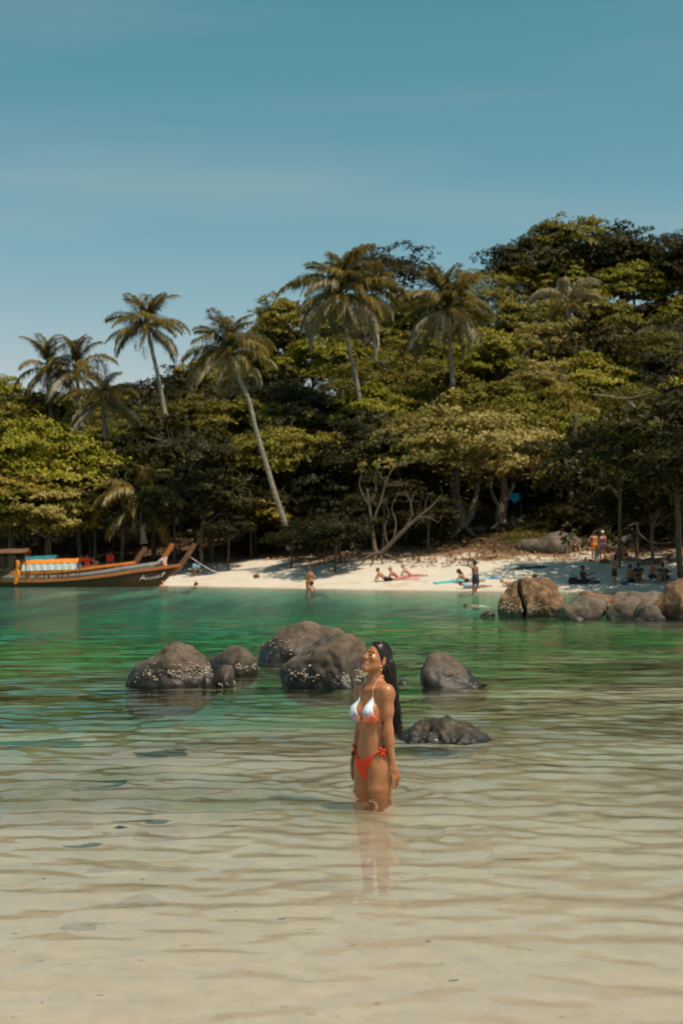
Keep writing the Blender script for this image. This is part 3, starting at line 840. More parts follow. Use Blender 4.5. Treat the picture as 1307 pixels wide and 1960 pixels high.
VAR = []
specs = [  # R, H, clumps, per, flat, leaf, open, trunk_h, mat
    (3.6, 5.2, 46, 42, 0.30, (0.22, 0.36), 0, 3.0, 'leaf'),
    (4.2, 5.6, 54, 42, 0.26, (0.22, 0.38), 0, 3.2, 'leaf'),
    (3.2, 6.0, 46, 40, 0.36, (0.20, 0.33), 0, 3.0, 'leaf'),
    (4.4, 4.6, 48, 46, 0.22, (0.24, 0.40), 0, 3.4, 'leaf'),
    (3.4, 5.0, 44, 42, 0.32, (0.20, 0.34), 0, 3.0, 'leaf_bright'),
    (4.0, 5.4, 52, 42, 0.27, (0.22, 0.36), 0, 3.0, 'leaf_bright'),
    (3.8, 5.4, 50, 42, 0.30, (0.22, 0.36), 0, 3.0, 'leaf_dark_shaded'),
    (3.8, 5.0, 46, 44, 0.26, (0.18, 0.30), 0, 3.0, 'leaf_pale'),
    (3.2, 4.6, 42, 36, 0.34, (0.16, 0.27), 0.12, 3.5, 'leaf_dark_shaded'),
    (3.7, 5.8, 70, 60, 0.42, (0.12, 0.20), 0.0, 3.0, 'leaf'),
    (3.9, 5.0, 34, 30, 0.24, (0.34, 0.56), 0.0, 3.0, 'leaf_bright'),
]
for i, (R, H, cl_, per, fl, lf, op, th, mt) in enumerate(specs):
    cm, pads = crown_variant(100 + i, R, H, cl_, per, fl, lf, op)
    cm.materials.append(M[mt])
    tm = trunk_variant(200 + i, pads, H, th, 0.16 + 0.02 * R)
    tm.materials.append(M['bark'])
    VAR.append((R, H, cm, tm, th))

def tree(px, py_top, d, var, scale=1.0, label='', group=None, sx=1.0, name='broadleaf_tree', rz=None, trunk=True, tk=1.0):
    R, H, cm, tm, th = VAR[var]
    top = at(px, py_top, d)
    zg = gz(top.x, d)
    sH = scale
    r = empty(name, (top.x, d, top.z - H * 0.97 * sH), rz if rz is not None else random.uniform(0, 6.28))
    # the empty sits at the trunk's foot
    zc = r.location.z
    r.location.z = min(zg, zc)
    c = link('crown', cm, None, r, loc=(0, 0, zc - r.location.z), scale=(scale * sx, scale * sx, sH))
    if trunk:
        link('trunk', tm, None, r, loc=(0, 0, zc - r.location.z), scale=(scale * tk, scale * tk, scale))
    tag(r, label, 'tree', group)
    return r

random.seed(11)
SKY_PX = [-260, -100, 0, 60, 130, 200, 260, 350, 430, 490, 540, 590, 680, 720, 800, 840, 930, 955, 1000, 1050, 1150, 1240, 1310, 1400, 1600]
SKY_PY = [760, 745, 722, 748, 745, 738, 720, 700, 670, 640, 590, 575, 560, 560, 560, 570, 560, 500, 470, 452, 450, 460, 470, 470, 480]
def skyline(px): return float(np.interp(px, SKY_PX, SKY_PY))
ZONE = [(-1e9, 130, 'above the boats at far left'), (130, 330, 'over the young drooping palm'), (330, 470, 'round the leaning palm crown'), (470, 640, 'right of the leaning palm'), (640, 800, 'above the twisted bare tree'), (800, 960, 'above the man in dark shorts'), (960, 1120, 'above the tallest brown boulder'), (1120, 1e9, 'above the shaded bathers')]
def zone(px): return next(z[2] for z in ZONE if z[0] <= px < z[1])
KIND_W = {'leaf': ['olive', 'full olive', 'upright olive', 'flat topped olive'], 'leaf_bright': ['bright yellow green', 'wide bright yellow green'], 'leaf_dark_shaded': ['dark', 'sparse dark'], 'leaf_pale': ['pale leaved']}
def kind_word(var):
    return {0: 'olive', 1: 'wide olive', 2: 'tall crowned olive', 3: 'flat topped olive', 4: 'bright yellow green', 5: 'wide bright yellow green', 6: 'dark', 7: 'pale leaved', 8: 'sparse', 9: 'fine leaved olive', 10: 'large leaved bright green'}[var]
hill_trees = []
ROWS = [  # distance, spacing px, how far down from skyline (0) to beach edge (1), level words
    (146, 112, 0.02, 'on the skyline'),
    (138, 110, 0.09, 'just under skyline'),
    (130, 108, 0.20, 'on upper slope'),
    (122, 106, 0.33, 'upper mid slope'),
    (115, 106, 0.46, 'on middle slope'),
    (108, 108, 0.58, 'on lower slope'),
    (101, 115, 0.70, 'low behind beach'),
]
def base_py(px): return float(np.interp(px, [-200, 300, 600, 900, 1300], [985, 985, 965, 930, 960]))
for ri, (d, sp, t, words) in enumerate(ROWS):
    x = -200 + (ri % 2) * sp * 0.5
    while x < 1500:
        px = x + random.uniform(-0.25, 0.25) * sp
        dist = d + random.uniform(-2.5, 2.5) - (8 if px < 450 else 0)
        py = skyline(px) + t * (base_py(px) - skyline(px)) + random.uniform(-10, 14)
        var = random.choice([6, 6, 6, 0, 9, 2] if (250 < px < 860 and py > 735) else [0, 1, 2, 3, 9, 10, 4, 5, 6, 7, 9] if px < 1050 else [0, 9, 2, 6, 4, 6, 10, 5, 6, 9])  # more shade-darkened crowns low in the middle and at right
        sc_ = random.uniform(0.85, 1.12)
        hill_trees.append((px, tree(px, py, dist, var, sc_, '%s tree %s %s' % (kind_word(var), words, zone(px)), 'broadleaf trees on the wooded hill')))
        x += sp * random.uniform(0.8, 1.15)
by_label = {}
for px, t in hill_trees: by_label.setdefault(t['label'], []).append((px, t))
for lab, ts in by_label.items():
    ts.sort(key=lambda q: q[0])
    words = {2: ['left of two', 'right of two'], 3: ['left of three', 'middle of three', 'right of three']}.get(len(ts))
    if words:
        for w_, (px, t) in zip(words, ts): t['label'] = lab + ', ' + w_
# trees that stand out on the skyline and along the beach edge
GF = 'trees along the top of the beach'
tree(755, 466, 138, 8, 1.25, 'loose round tree with sky showing through, tallest between the palms on the skyline', sx=1.05, name='skyline_tree')
tree(555, 555, 136, 2, 1.05, 'layered dark tree on the skyline just left of the tall palm', sx=1.0, name='skyline_tree')
tree(905, 520, 137, 9, 1.15, 'rounded tree on the skyline between the wide palm and the high right trees', name='skyline_tree')
tree(1010, 452, 140, 6, 1.15, 'dark leafy tree at the left shoulder of the high right skyline', name='skyline_tree')
tree(1105, 414, 142, 0, 1.3, 'highest tree of the whole hill, at the top of the right skyline', name='skyline_tree')
tree(1190, 432, 141, 6, 1.2, 'full dark tree right beside the highest tree on the skyline', name='skyline_tree')
tree(1268, 442, 139, 8, 1.1, 'thin grey half bare tree on the skyline near the right edge', name='skyline_tree')
tree(1330, 452, 136, 6, 1.2, 'dark tree at the far right end of the skyline', name='skyline_tree')
tree(60, 745, 118, 0, 1.0, 'yellowish green tree below the pair of far left palms', name='broadleaf_tree')
# front row: crowns hanging low over the beach
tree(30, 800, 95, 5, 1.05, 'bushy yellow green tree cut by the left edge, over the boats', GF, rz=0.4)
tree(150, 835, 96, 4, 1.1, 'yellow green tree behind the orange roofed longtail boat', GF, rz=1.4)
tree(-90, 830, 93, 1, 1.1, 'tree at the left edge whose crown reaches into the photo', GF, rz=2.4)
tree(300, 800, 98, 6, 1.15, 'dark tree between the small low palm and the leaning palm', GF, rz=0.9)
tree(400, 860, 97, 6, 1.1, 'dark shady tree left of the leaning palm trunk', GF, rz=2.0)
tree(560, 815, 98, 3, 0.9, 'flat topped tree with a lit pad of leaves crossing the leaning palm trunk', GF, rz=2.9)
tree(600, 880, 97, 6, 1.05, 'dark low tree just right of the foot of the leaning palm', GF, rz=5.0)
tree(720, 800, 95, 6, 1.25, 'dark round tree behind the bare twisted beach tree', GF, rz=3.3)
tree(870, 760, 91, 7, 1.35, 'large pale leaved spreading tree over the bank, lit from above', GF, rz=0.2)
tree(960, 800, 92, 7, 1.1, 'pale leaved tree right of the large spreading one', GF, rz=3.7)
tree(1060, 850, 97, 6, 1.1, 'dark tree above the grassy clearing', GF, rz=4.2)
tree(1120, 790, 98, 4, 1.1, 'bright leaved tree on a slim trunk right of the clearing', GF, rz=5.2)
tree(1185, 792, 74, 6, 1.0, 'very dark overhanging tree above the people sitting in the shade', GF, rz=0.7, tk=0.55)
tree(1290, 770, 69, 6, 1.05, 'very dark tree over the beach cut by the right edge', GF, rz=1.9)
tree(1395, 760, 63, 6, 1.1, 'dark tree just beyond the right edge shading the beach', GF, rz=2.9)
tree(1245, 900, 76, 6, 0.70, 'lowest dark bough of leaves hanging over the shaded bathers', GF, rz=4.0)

LOW = [(20, 900, 92, 0), (95, 925, 93, 1), (180, 905, 95, 6), (335, 915, 93, 6), (410, 930, 95, 6), (480, 935, 96, 1), (640, 930, 95, 6), (610, 985, 89, 6), (700, 905, 93, 6), (775, 890, 92, 6), (1010, 905, 99, 6), (1060, 925, 97, 6), (1150, 930, 90, 6), (1290, 930, 83, 6), (1200, 945, 88, 6), (650, 975, 85, 6), (560, 1000, 86.5, 6), (440, 985, 89, 6), (735, 905, 86.5, 8), (820, 935, 86.5, 8), (645, 965, 82.0, 6)]  # the last bush is added to cast shade on the sand
LOWL = ['low bush tree at the left edge behind the boats with orange cloths', 'low bushy tree behind the orange boat roof, left of it', 'dark low bush tree left of the young drooping palm', 'dark low bush tree just right of the young drooping palm', 'low bush tree halfway between young palm and leaning palm foot', 'low bush tree touching the leaning palm trunk from the left', 'dark low bush tree between leaning palm foot and twisted tree', 'small dark bush on the sand at the foot of the leaning palm', 'dark low bush tree right behind the twisted bare tree', 'dark low bush tree between the twisted tree and the forked trunk', 'dark low bush tree at the back of the grassy clearing', 'dark low bush tree right of the grassy clearing', 'black shaded bush tree behind the two standing women', 'black shaded bush tree above the pale rocks at the right edge', 'black shaded bush tree behind the sitting couple', 'dark bush on the sand edge just left of the twisted tree roots', 'dark bush right beside the foot of the leaning palm', 'dark bush at the sand edge left of the leaning palm foot', 'thin leafy sapling growing through the twisted bare branches', 'thin leafy sapling right of the twisted tree', 'dark leafy bush added to shade the sand between leaning palm and twisted tree']
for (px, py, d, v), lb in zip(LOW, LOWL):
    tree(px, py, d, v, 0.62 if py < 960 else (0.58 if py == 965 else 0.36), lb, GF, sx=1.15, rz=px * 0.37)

# ------------------------------------------------------------------ big bare trunks at the top of the beach
def limb_tree(name, d, limbs, mat, label, cat='tree', part='trunk', extra=None):
    """limbs: list of (photo polyline [(px,py)], r0 m, r1 m, depth shift of the end)"""
    p0 = at(*limbs[0][0][0], d)
    root = empty(name, (p0.x, d, p0.z))
    o = root.location
    first = True
    for k, (pl, r0, r1, dy) in enumerate(limbs):
        n = len(pl)
        P3 = [at(px, py, d) + Vector((0, dy * i / max(1, n - 1), 0)) - o for i, (px, py) in enumerate(pl)]
        q = wobble(P3, 0.03, k * 3.1)
        mb = MB()
        mb.tube(q, [r0 + (r1 - r0) * i / (len(q) - 1) for i in range(len(q))], 7)
        nm = part if first else ('root' if pl[-1][1] > pl[0][1] + 2 else 'branch')
        mb.build(nm, mat, root, smooth=True)
        first = False
    tag(root, label, cat)
    return root
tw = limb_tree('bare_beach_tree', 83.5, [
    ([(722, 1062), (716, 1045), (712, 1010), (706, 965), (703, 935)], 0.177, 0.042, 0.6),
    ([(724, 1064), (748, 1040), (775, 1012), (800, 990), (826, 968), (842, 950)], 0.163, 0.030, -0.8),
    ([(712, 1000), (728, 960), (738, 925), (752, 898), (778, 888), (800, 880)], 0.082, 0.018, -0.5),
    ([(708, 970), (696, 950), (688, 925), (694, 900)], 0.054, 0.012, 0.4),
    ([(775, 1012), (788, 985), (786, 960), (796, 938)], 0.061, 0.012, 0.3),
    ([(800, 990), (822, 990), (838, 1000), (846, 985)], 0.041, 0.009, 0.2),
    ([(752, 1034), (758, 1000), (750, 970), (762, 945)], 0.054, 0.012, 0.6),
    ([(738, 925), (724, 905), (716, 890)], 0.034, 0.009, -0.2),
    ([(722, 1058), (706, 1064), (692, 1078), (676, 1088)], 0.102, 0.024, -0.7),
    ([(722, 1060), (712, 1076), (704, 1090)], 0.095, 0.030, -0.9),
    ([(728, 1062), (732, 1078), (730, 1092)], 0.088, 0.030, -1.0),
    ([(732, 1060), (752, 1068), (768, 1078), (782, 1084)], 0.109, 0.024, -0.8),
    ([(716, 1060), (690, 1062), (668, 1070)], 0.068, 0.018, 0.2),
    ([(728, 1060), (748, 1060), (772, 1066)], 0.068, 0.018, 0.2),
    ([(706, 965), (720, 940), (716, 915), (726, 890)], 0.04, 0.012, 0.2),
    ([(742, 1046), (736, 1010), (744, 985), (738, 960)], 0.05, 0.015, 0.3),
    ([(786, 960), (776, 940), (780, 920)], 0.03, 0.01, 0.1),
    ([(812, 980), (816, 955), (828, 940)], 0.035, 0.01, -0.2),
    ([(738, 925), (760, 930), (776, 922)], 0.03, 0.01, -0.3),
], M['shaded_twisted_bark'], 'leaning half bare tree with twisted branches and exposed roots on the sand')
limb_tree('bank_tree', 90.0, [
    ([(884, 1012), (880, 985), (872, 950), (866, 915), (862, 880)], 0.42, 0.20, 0.3),
    ([(886, 1008), (900, 985), (910, 955), (916, 920)], 0.30, 0.14, 0.5),
    ([(872, 950), (874, 925), (872, 895)], 0.24, 0.12, -0.6),
    ([(884, 1000), (866, 985), (850, 960), (842, 930)], 0.18, 0.07, -0.2),
    ([(884, 1008), (872, 1020), (858, 1030)], 0.20, 0.05, -0.8),
    ([(888, 1008), (902, 1022), (914, 1032)], 0.18, 0.05, -0.8),
], M['bark'], 'thick forked trunk standing on the bank above the standing man')
limb_tree('bank_tree', 91.0, [
    ([(958, 1004), (956, 985), (962, 965), (966, 940), (960, 910)], 0.40, 0.22, 0.3),
    ([(958, 975), (946, 955), (938, 930)], 0.18, 0.10, 0.3),
    ([(964, 960), (978, 940), (988, 915)], 0.18, 0.09, 0.3),
    ([(956, 1000), (946, 1008), (936, 1012)], 0.18, 0.05, -0.6),
], M['bark'], 'dark thick trunk beside the blue cloths in the clearing')
limb_tree('slim_tree', 92.0, [
    ([(1090, 985), (1092, 940), (1094, 890), (1098, 840), (1102, 790)], 0.20, 0.12, 0.0),
    ([(1096, 860), (1110, 830), (1116, 800)], 0.09, 0.04, 0.2),
    ([(1094, 890), (1078, 860), (1070, 835)], 0.08, 0.04, 0.2),
], M['bark'], 'slim straight reddish trunk right of the clearing')
limb_tree('slim_tree', 79.0, [
    ([(1219, 1086), (1218, 1060), (1220, 1020), (1216, 980), (1224, 930)], 0.10, 0.07, 0.2),
    ([(1220, 1020), (1240, 1036), (1266, 1040), (1300, 1036), (1330, 1045)], 0.06, 0.02, -0.5),
    ([(1240, 1036), (1258, 1052), (1290, 1058), (1310, 1070)], 0.04, 0.012, -0.8),
    ([(1224, 1076), (1240, 1066), (1256, 1048)], 0.035, 0.012, -0.4),
    ([(1218, 1000), (1196, 1010), (1180, 1022)], 0.05, 0.015, -0.4),
    ([(1218, 980), (1250, 960), (1290, 950)], 0.06, 0.03, 0.2),
], M['bark'], 'thin dark tree with drooping twigs in front of the sitting couple')
limb_tree('dead_branch', 94.0, [
    ([(1134, 756), (1165, 760), (1196, 764), (1222, 758), (1243, 754)], 0.10, 0.03, -0.4),
    ([(1196, 764), (1212, 782), (1226, 806), (1240, 832)], 0.16, 0.14, -0.6),
    ([(1165, 760), (1150, 748), (1140, 740)], 0.04, 0.015, 0.1),
    ([(1196, 764), (1184, 748), (1176, 738)], 0.04, 0.015, 0.1),
    ([(1222, 758), (1232, 746), (1246, 744)], 0.03, 0.012, 0.1),
], M['dead_wood'], 'pale dead forked branch sticking out of the dark foliage at right', 'branch')
UT = ['thin dark trunk at the back of the grassy clearing, left of two', 'thin dark trunk at the back of the grassy clearing, right of two', 'thin dark trunk between the twisted tree and the forked trunk', 'thin dark trunk left of the young drooping palm', 'thin dark trunk left of the leaning palm, behind the light blue shirt', 'thin dark trunk just left of the leaning palm foot', 'thin dark trunk nearest the leaning palm foot on its left', 'thin dark trunk right of the slim reddish trunk', 'thin dark trunk above the orange boat roof']
for k, (px, top, bot) in enumerate([(1010, 840, 965), (1030, 850, 960), (780, 905, 1000), (240, 960, 1040), (395, 930, 1012), (468, 960, 1008), (502, 958, 1005), (1130, 880, 990), (90, 985, 1035)]):
    limb_tree('understory_trunk', 97.0, [([(px, bot), (px + 3 - k % 4, (top + bot) / 2), (px + 5 * (k % 3 - 1), top)], 0.14, 0.10, 0.0),
                                         ([(px + 2, (top + bot) / 2), (px + 14, top - 10), (px + 18, top - 30)], 0.06, 0.03, 0.2)], M['bark'],
              UT[k])['group'] = 'understory trunks'

DEAD = [(700, 655, 121, 'dead grey branches among the leaves left of the tall palm trunk'), (860, 655, 117, 'dead pale twigs sticking out below the wide palm crown'), (1210, 640, 112, 'dead grey branch high on the slope near the right edge'),
        (990, 690, 110, 'dead forked twig in the leaves above the grassy clearing'), (330, 850, 93, 'dead pale twigs in dark leaves left of the leaning palm'), (1080, 730, 104, 'dead twig left of the pale dead forked branch')]
for k, (px, py, d, lb) in enumerate(DEAD):
    rr_ = random.Random(k + 50)
    L_ = []
    for q in range(5):
        a = rr_.uniform(-2.9, -0.2); l = rr_.uniform(22, 52)
        L_.append(([(px + rr_.uniform(-6, 6), py + rr_.uniform(-4, 4)), (px + l * 0.5 * math.cos(a) + rr_.uniform(-5, 5), py + l * 0.4 * math.sin(a)), (px + l * math.cos(a), py + l * 0.75 * math.sin(a))], 0.05, 0.015, rr_.uniform(-0.8, 0.2)))
    limb_tree('dead_branch', d - 3.0, L_, M['dead_wood'], lb, 'branch')['group'] = 'dead branches in the foliage'

# ------------------------------------------------------------------ coconut palms
def frond_mesh(seed, length, rise, droop, hang, n=84, leaf=0.95, curl=0.0, ragged=0.0):
    """rachis starts at the origin along +x rising with angle `rise`, bends down by `droop`; leaflets hang by `hang`"""
    rg = np.random.default_rng(seed)
    t = np.linspace(0, 1, n)
    ang = rise - droop * t ** 1.35
    dx = np.cos(ang); dz = np.sin(ang)
    x = np.concatenate([[0], np.cumsum((dx[1:] + dx[:-1]) / 2)]) * length / n
    z = np.concatenate([[0], np.cumsum((dz[1:] + dz[:-1]) / 2)]) * length / n
    y = curl * t ** 2 * length
    P = np.stack([x, y, z], 1)
    T = np.gradient(P, axis=0); T /= np.linalg.norm(T, axis=1)[:, None]
    V, F = [], []
    # rachis: triangular prism
    for i in range(0, n, 4):
        w = 0.045 * (1 - 0.85 * t[i])
        b = len(V)
        V += [P[i] + [0, w, 0], P[i] + [0, -w, 0], P[i] + [0, 0, -w * 1.3]]
        if i:
            for a, c in ((0, 1), (1, 2), (2, 0)):
                F += [(b - 3 + a, b - 3 + c, b + c), (b - 3 + a, b + c, b + a)]
    for i in range(int(n * 0.14), n):
        for sd in (-1, 1):
            if rg.uniform() < ragged: continue
            lf = leaf * (0.45 + 0.9 * math.sin(PI * min(1, t[i] * 0.9 + 0.12))) * rg.uniform(0.6, 1.2)
            side = np.array([0, sd, 0.0])
            fwd = T[i]
            h = hang * rg.uniform(0.5, 1.5)
            d0 = side * 0.85 + fwd * 0.55 + np.array([0, 0, 0.25 - 0.3 * h])
            d0 /= np.linalg.norm(d0)
            d1 = side * 0.5 * (1 - 0.6 * h) + fwd * 0.5 + np.array([0, 0, -h * 1.5]); d1 /= np.linalg.norm(d1)
            wv = np.cross(d0, [0, 0, 1.0]); wv /= max(np.linalg.norm(wv), 1e-6)
            w = 0.034 + 0.012 * rg.uniform()
            a = P[i]; m_ = a + d0 * lf * 0.5; e = m_ + d1 * lf * 0.55
            b = len(V)
            V += [a, m_ + wv * w, m_ - wv * w, e]
            F += [(b, b + 2, b + 1), (b + 1, b + 2, b + 3)]
    return mesh_np('frond', np.array(V), np.array(F), smooth=False)

FR = {'up': [frond_mesh(s, 3.9, 1.25, 1.25, 0.45, curl=cu, ragged=0.06) for s, cu in ((1, .05), (2, -.06), (3, 0.02))],
      'mid': [frond_mesh(s, 4.3, 0.75, 1.75, 1.0, curl=cu, ragged=0.12) for s, cu in ((4, .12), (5, -.08), (6, 0.0))],
      'low': [frond_mesh(s, 4.2, 0.20, 1.5, 1.3, curl=cu, ragged=0.2) for s, cu in ((7, .12), (8, -.12))],
      'hang': [frond_mesh(s, 3.8, -0.45, 0.95, 1.4, ragged=0.25) for s in (9, 10)]}
for k in FR:
    for me in FR[k]: me.materials.append(M['frond'])
OLD = []
for s in (21, 22, 23):
    me = frond_mesh(s, 4.0, -0.1 - 0.25 * (s % 2), 1.2, 1.15, ragged=0.35); me.materials.append(M['frond_old']); OLD.append(me)
PALE = [frond_mesh(31, 4.6, 0.75, 1.5, 0.9), frond_mesh(32, 4.8, 0.5, 1.5, 0.95)]
for me in PALE: me.materials.append(M['frond_old'])
CO = MB()
for k in range(7):
    CO.ball((0.26 * math.cos(k * 0.9), 0.26 * math.sin(k * 0.9), -0.18 - 0.12 * (k % 3)), (0.13, 0.13, 0.16), 7, 5)
COC = CO.mesh('coconuts', True); COC.materials.append(noise_mat('coconut_husk', (0.20, 0.09, 0.02), (0.38, 0.20, 0.05), 6, 0.6))

def palm(d, crown, trunk_px, label, n=24, scale=1.0, seed=0, old=5, coco=True, up=0.3, tilt=(0, 0), pale=0, r0=0.19, grp='coconut palms among the trees'):
    rg = random.Random(seed)
    top = at(*crown, d)
    foot = at(*trunk_px[0], d)
    root = empty('coconut_palm', (foot.x, d, foot.z))
    P3 = [at(px, py, d) - root.location for px, py in trunk_px] + [top - root.location]
    q = wobble(P3, 0.02, seed, 6)
    mb = MB()
    rads = []
    for i in range(len(q)):
        t_ = i / (len(q) - 1)
        rads.append((r0 * (1 - 0.42 * t_) + (0.10 * max(0, 1 - t_ * 9))) * (1 + 0.05 * (i % 2)))
    mb.tube(q, rads, 8)
    mb.build('trunk', M['palm_bark'], root, smooth=True)
    c = top - root.location
    ga = 2.399963
    for k in range(n):
        t_ = k / (n - 1)
        if k < n * up: kind = 'up'
        elif k < n * 0.56: kind = 'mid'
        elif k < n * 0.80: kind = 'low'
        else: kind = 'hang'
        me = rg.choice(FR[kind])
        if k >= n - old: me = rg.choice(OLD)
        if k < pale: me = rg.choice(PALE)
        o = link('frond', me, None, root, loc=c + Vector((0, 0, 0.12 - 0.35 * t_)))
        o.rotation_euler = (rg.uniform(-.35, .35) + tilt[0], tilt[1] + rg.uniform(-.24, .24) - (0.35 * (1 - k / (n * up)) if kind == 'up' else 0), k * ga + rg.uniform(-.45, .45))
        s_ = scale * rg.uniform(0.78, 1.12) * (0.8 + 0.2 * min(1, k / (n * 0.3)))
        o.scale = (s_, s_, s_)
    if coco:
        link('coconuts', COC, None, root, loc=c - Vector((0, 0.05, 0.05)))
    tag(root, label, 'palm tree', grp)
    return root
palm(87, (438, 674), [(557, 1052), (546, 1005), (528, 950), (510, 890), (492, 830), (474, 760), (448, 706)], 'leaning coconut palm whose long bent trunk rises from the beach', n=34, scale=0.86, seed=1, old=6, r0=0.19)
palm(104, (283, 622), [(318, 800), (312, 770), (302, 715), (290, 665)], 'coconut palm with a full star shaped crown against the sky', n=30, scale=0.86, seed=2, old=5)
palm(112, (655, 562), [(702, 830), (692, 790), (682, 730), (668, 665), (660, 615)], 'tall coconut palm in the middle with a straight pale trunk and hanging fronds', n=40, scale=1.28, seed=3, old=13, r0=0.23)
palm(113, (858, 592), [(866, 740), (862, 670)], 'wide coconut palm right of the tall middle one, crown half sunk in the trees', n=38, scale=1.15, seed=4, old=13)
palm(124, (712, 560), [(720, 700), (716, 620)], 'dark coconut palm half hidden behind the tall middle one', n=18, scale=0.85, seed=5, old=2, up=0.5)
palm(116, (92, 700), [(100, 820), (96, 750)], 'coconut palm at the far left with a tuft rising against the sky', n=24, scale=0.9, seed=6, old=3, up=0.4)
palm(115, (148, 704), [(156, 820), (150, 750)], 'coconut palm just right of the far left one, fronds drooping', n=24, scale=0.92, seed=7, old=4, up=0.35)
palm(107, (196, 768), [(204, 880), (200, 810)], 'low pale fronded palm below the far left pair', n=22, scale=1.0, seed=8, old=6, up=0.2, coco=False)
palm(124, (1085, 570), [(1088, 690), (1086, 620)], 'palm with long pale dry fronds on the upper right slope', n=11, scale=1.0, seed=9, old=0, up=0.1, coco=False, pale=9)
palm(91, (268, 950), [(276, 1040), (272, 990)], 'young coconut palm with drooping fronds low behind the longtail bows', n=24, scale=0.95, seed=10, old=2, coco=False, up=0.15)
palm(99, (1222, 850), [(1230, 940), (1226, 890)], 'small palm with pale fronds in the dark foliage near the right edge', n=8, scale=0.75, seed=12, old=3, up=0.4, coco=False)

# ------------------------------------------------------------------ undergrowth, litter, grass (uncountable)
rg = np.random.default_rng(77)
def scatter(n, xr, sr, jitter=None):
    x = rg.uniform(xr[0], xr[1], n)
    s = rg.uniform(sr[0], sr[1], n)
    y = waterline(x) + s / 0.86
    return x, y, s
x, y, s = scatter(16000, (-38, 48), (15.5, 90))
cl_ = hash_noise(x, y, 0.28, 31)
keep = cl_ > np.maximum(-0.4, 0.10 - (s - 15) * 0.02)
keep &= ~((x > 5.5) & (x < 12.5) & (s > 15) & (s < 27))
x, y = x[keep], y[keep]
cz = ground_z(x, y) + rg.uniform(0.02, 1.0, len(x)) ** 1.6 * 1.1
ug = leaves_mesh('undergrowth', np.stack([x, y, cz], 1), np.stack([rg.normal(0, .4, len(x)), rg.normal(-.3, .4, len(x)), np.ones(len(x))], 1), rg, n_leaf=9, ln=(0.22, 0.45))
tag(link('undergrowth', ug, M['leaf_dark_shaded']), 'dark green undergrowth covering the slope under the trees', 'undergrowth', kind='stuff')
x, y, s = scatter(9000, (-26, 32), (8.5, 22))
pr = np.clip((s - 8.5) / 5, 0, 1) + 1.2 * hash_noise(x, y, 0.4, 41)
k = pr > 0.45; x, y = x[k], y[k]
lt = leaves_mesh('leaf_litter', np.stack([x, y, ground_z(x, y) + 0.015], 1), np.stack([rg.normal(0, .3, len(x)), rg.normal(0, .3, len(x)), np.ones(len(x))], 1), rg, n_leaf=2, ln=(0.14, 0.32))
M['litter'] = leaf_mat('litter', [(0, (0.07, 0.035, 0.015)), (0.5, (0.22, 0.12, 0.06)), (0.85, (0.38, 0.25, 0.15)), (1, (0.52, 0.42, 0.32))], 0.05, 0.8)
tag(link('leaf_litter', lt, M['litter']), 'brown fallen leaves covering the bank behind the sand', 'leaf litter', kind='stuff')
x, y, s = scatter(26000, (3.0, 14), (18, 30))
gq = hash_noise(x, y, 0.5, 51); k = gq > -0.12; x, y = x[k], y[k]
gr = leaves_mesh('grass', np.stack([x, y, ground_z(x, y) - 0.02], 1), np.stack([rg.normal(0, .1, len(x)), rg.normal(0, .1, len(x)), np.ones(len(x))], 1), rg, n_leaf=2, ln=(0.12, 0.3), wd_=0.16, droop=-0.2)
M['grass'] = leaf_mat('grass', [(0, (0.06, 0.06, 0.012)), (0.6, (0.17, 0.16, 0.035)), (1, (0.32, 0.28, 0.09))], 0.3)
tag(link('grass', gr, M['grass']), 'yellow green grass in the sunny clearing on the bank', 'grass', kind='stuff')
# ------------------------------------------------------------------ longtail boats
M['hull_dark'] = noise_mat('hull_dark', (0.030, 0.012, 0.006), (0.085, 0.036, 0.018), 3, 0.55, 0.2, stretch=(0.4, 2, 4))
M['wood_orange'] = noise_mat('wood_orange', (0.30, 0.085, 0.022), (0.48, 0.16, 0.05), 3, 0.5, 0.2, stretch=(0.4, 3, 3))
M['wood_brown'] = noise_mat('wood_brown', (0.10, 0.042, 0.020), (0.21, 0.10, 0.05), 3, 0.6, 0.3, stretch=(0.4, 3, 3))
M['grey_paint'] = noise_mat('grey_paint', (0.26, 0.25, 0.24), (0.46, 0.44, 0.42), 4, 0.55, 0.2)
M['orange_cloth'] = noise_mat('orange_cloth', (0.55, 0.14, 0.012), (0.75, 0.25, 0.03), 5, 0.8, 0.3)
M['white_cloth'] = noise_mat('white_cloth', (0.60, 0.58, 0.54), (0.78, 0.76, 0.72), 5, 0.8, 0.3)
M['teal_tarp'] = noise_mat('teal_tarp', (0.01, 0.13, 0.17), (0.02, 0.20, 0.25), 5, 0.6, 0.3)
M['white_paint'] = noise_mat('white_paint', (0.62, 0.62, 0.58), (0.75, 0.75, 0.70), 9, 0.6, 0.1)
M['red_cloth'] = noise_mat('red_cloth', (0.45, 0.02, 0.015), (0.62, 0.04, 0.02), 6, 0.8, 0.3)
M['blue_bag'] = noise_mat('blue_bag', (0.03, 0.06, 0.10), (0.07, 0.12, 0.18), 6, 0.8, 0.3)
M['dark_cloth'] = noise_mat('dark_cloth', (0.012, 0.012, 0.016), (0.03, 0.03, 0.04), 6, 0.85, 0.3)

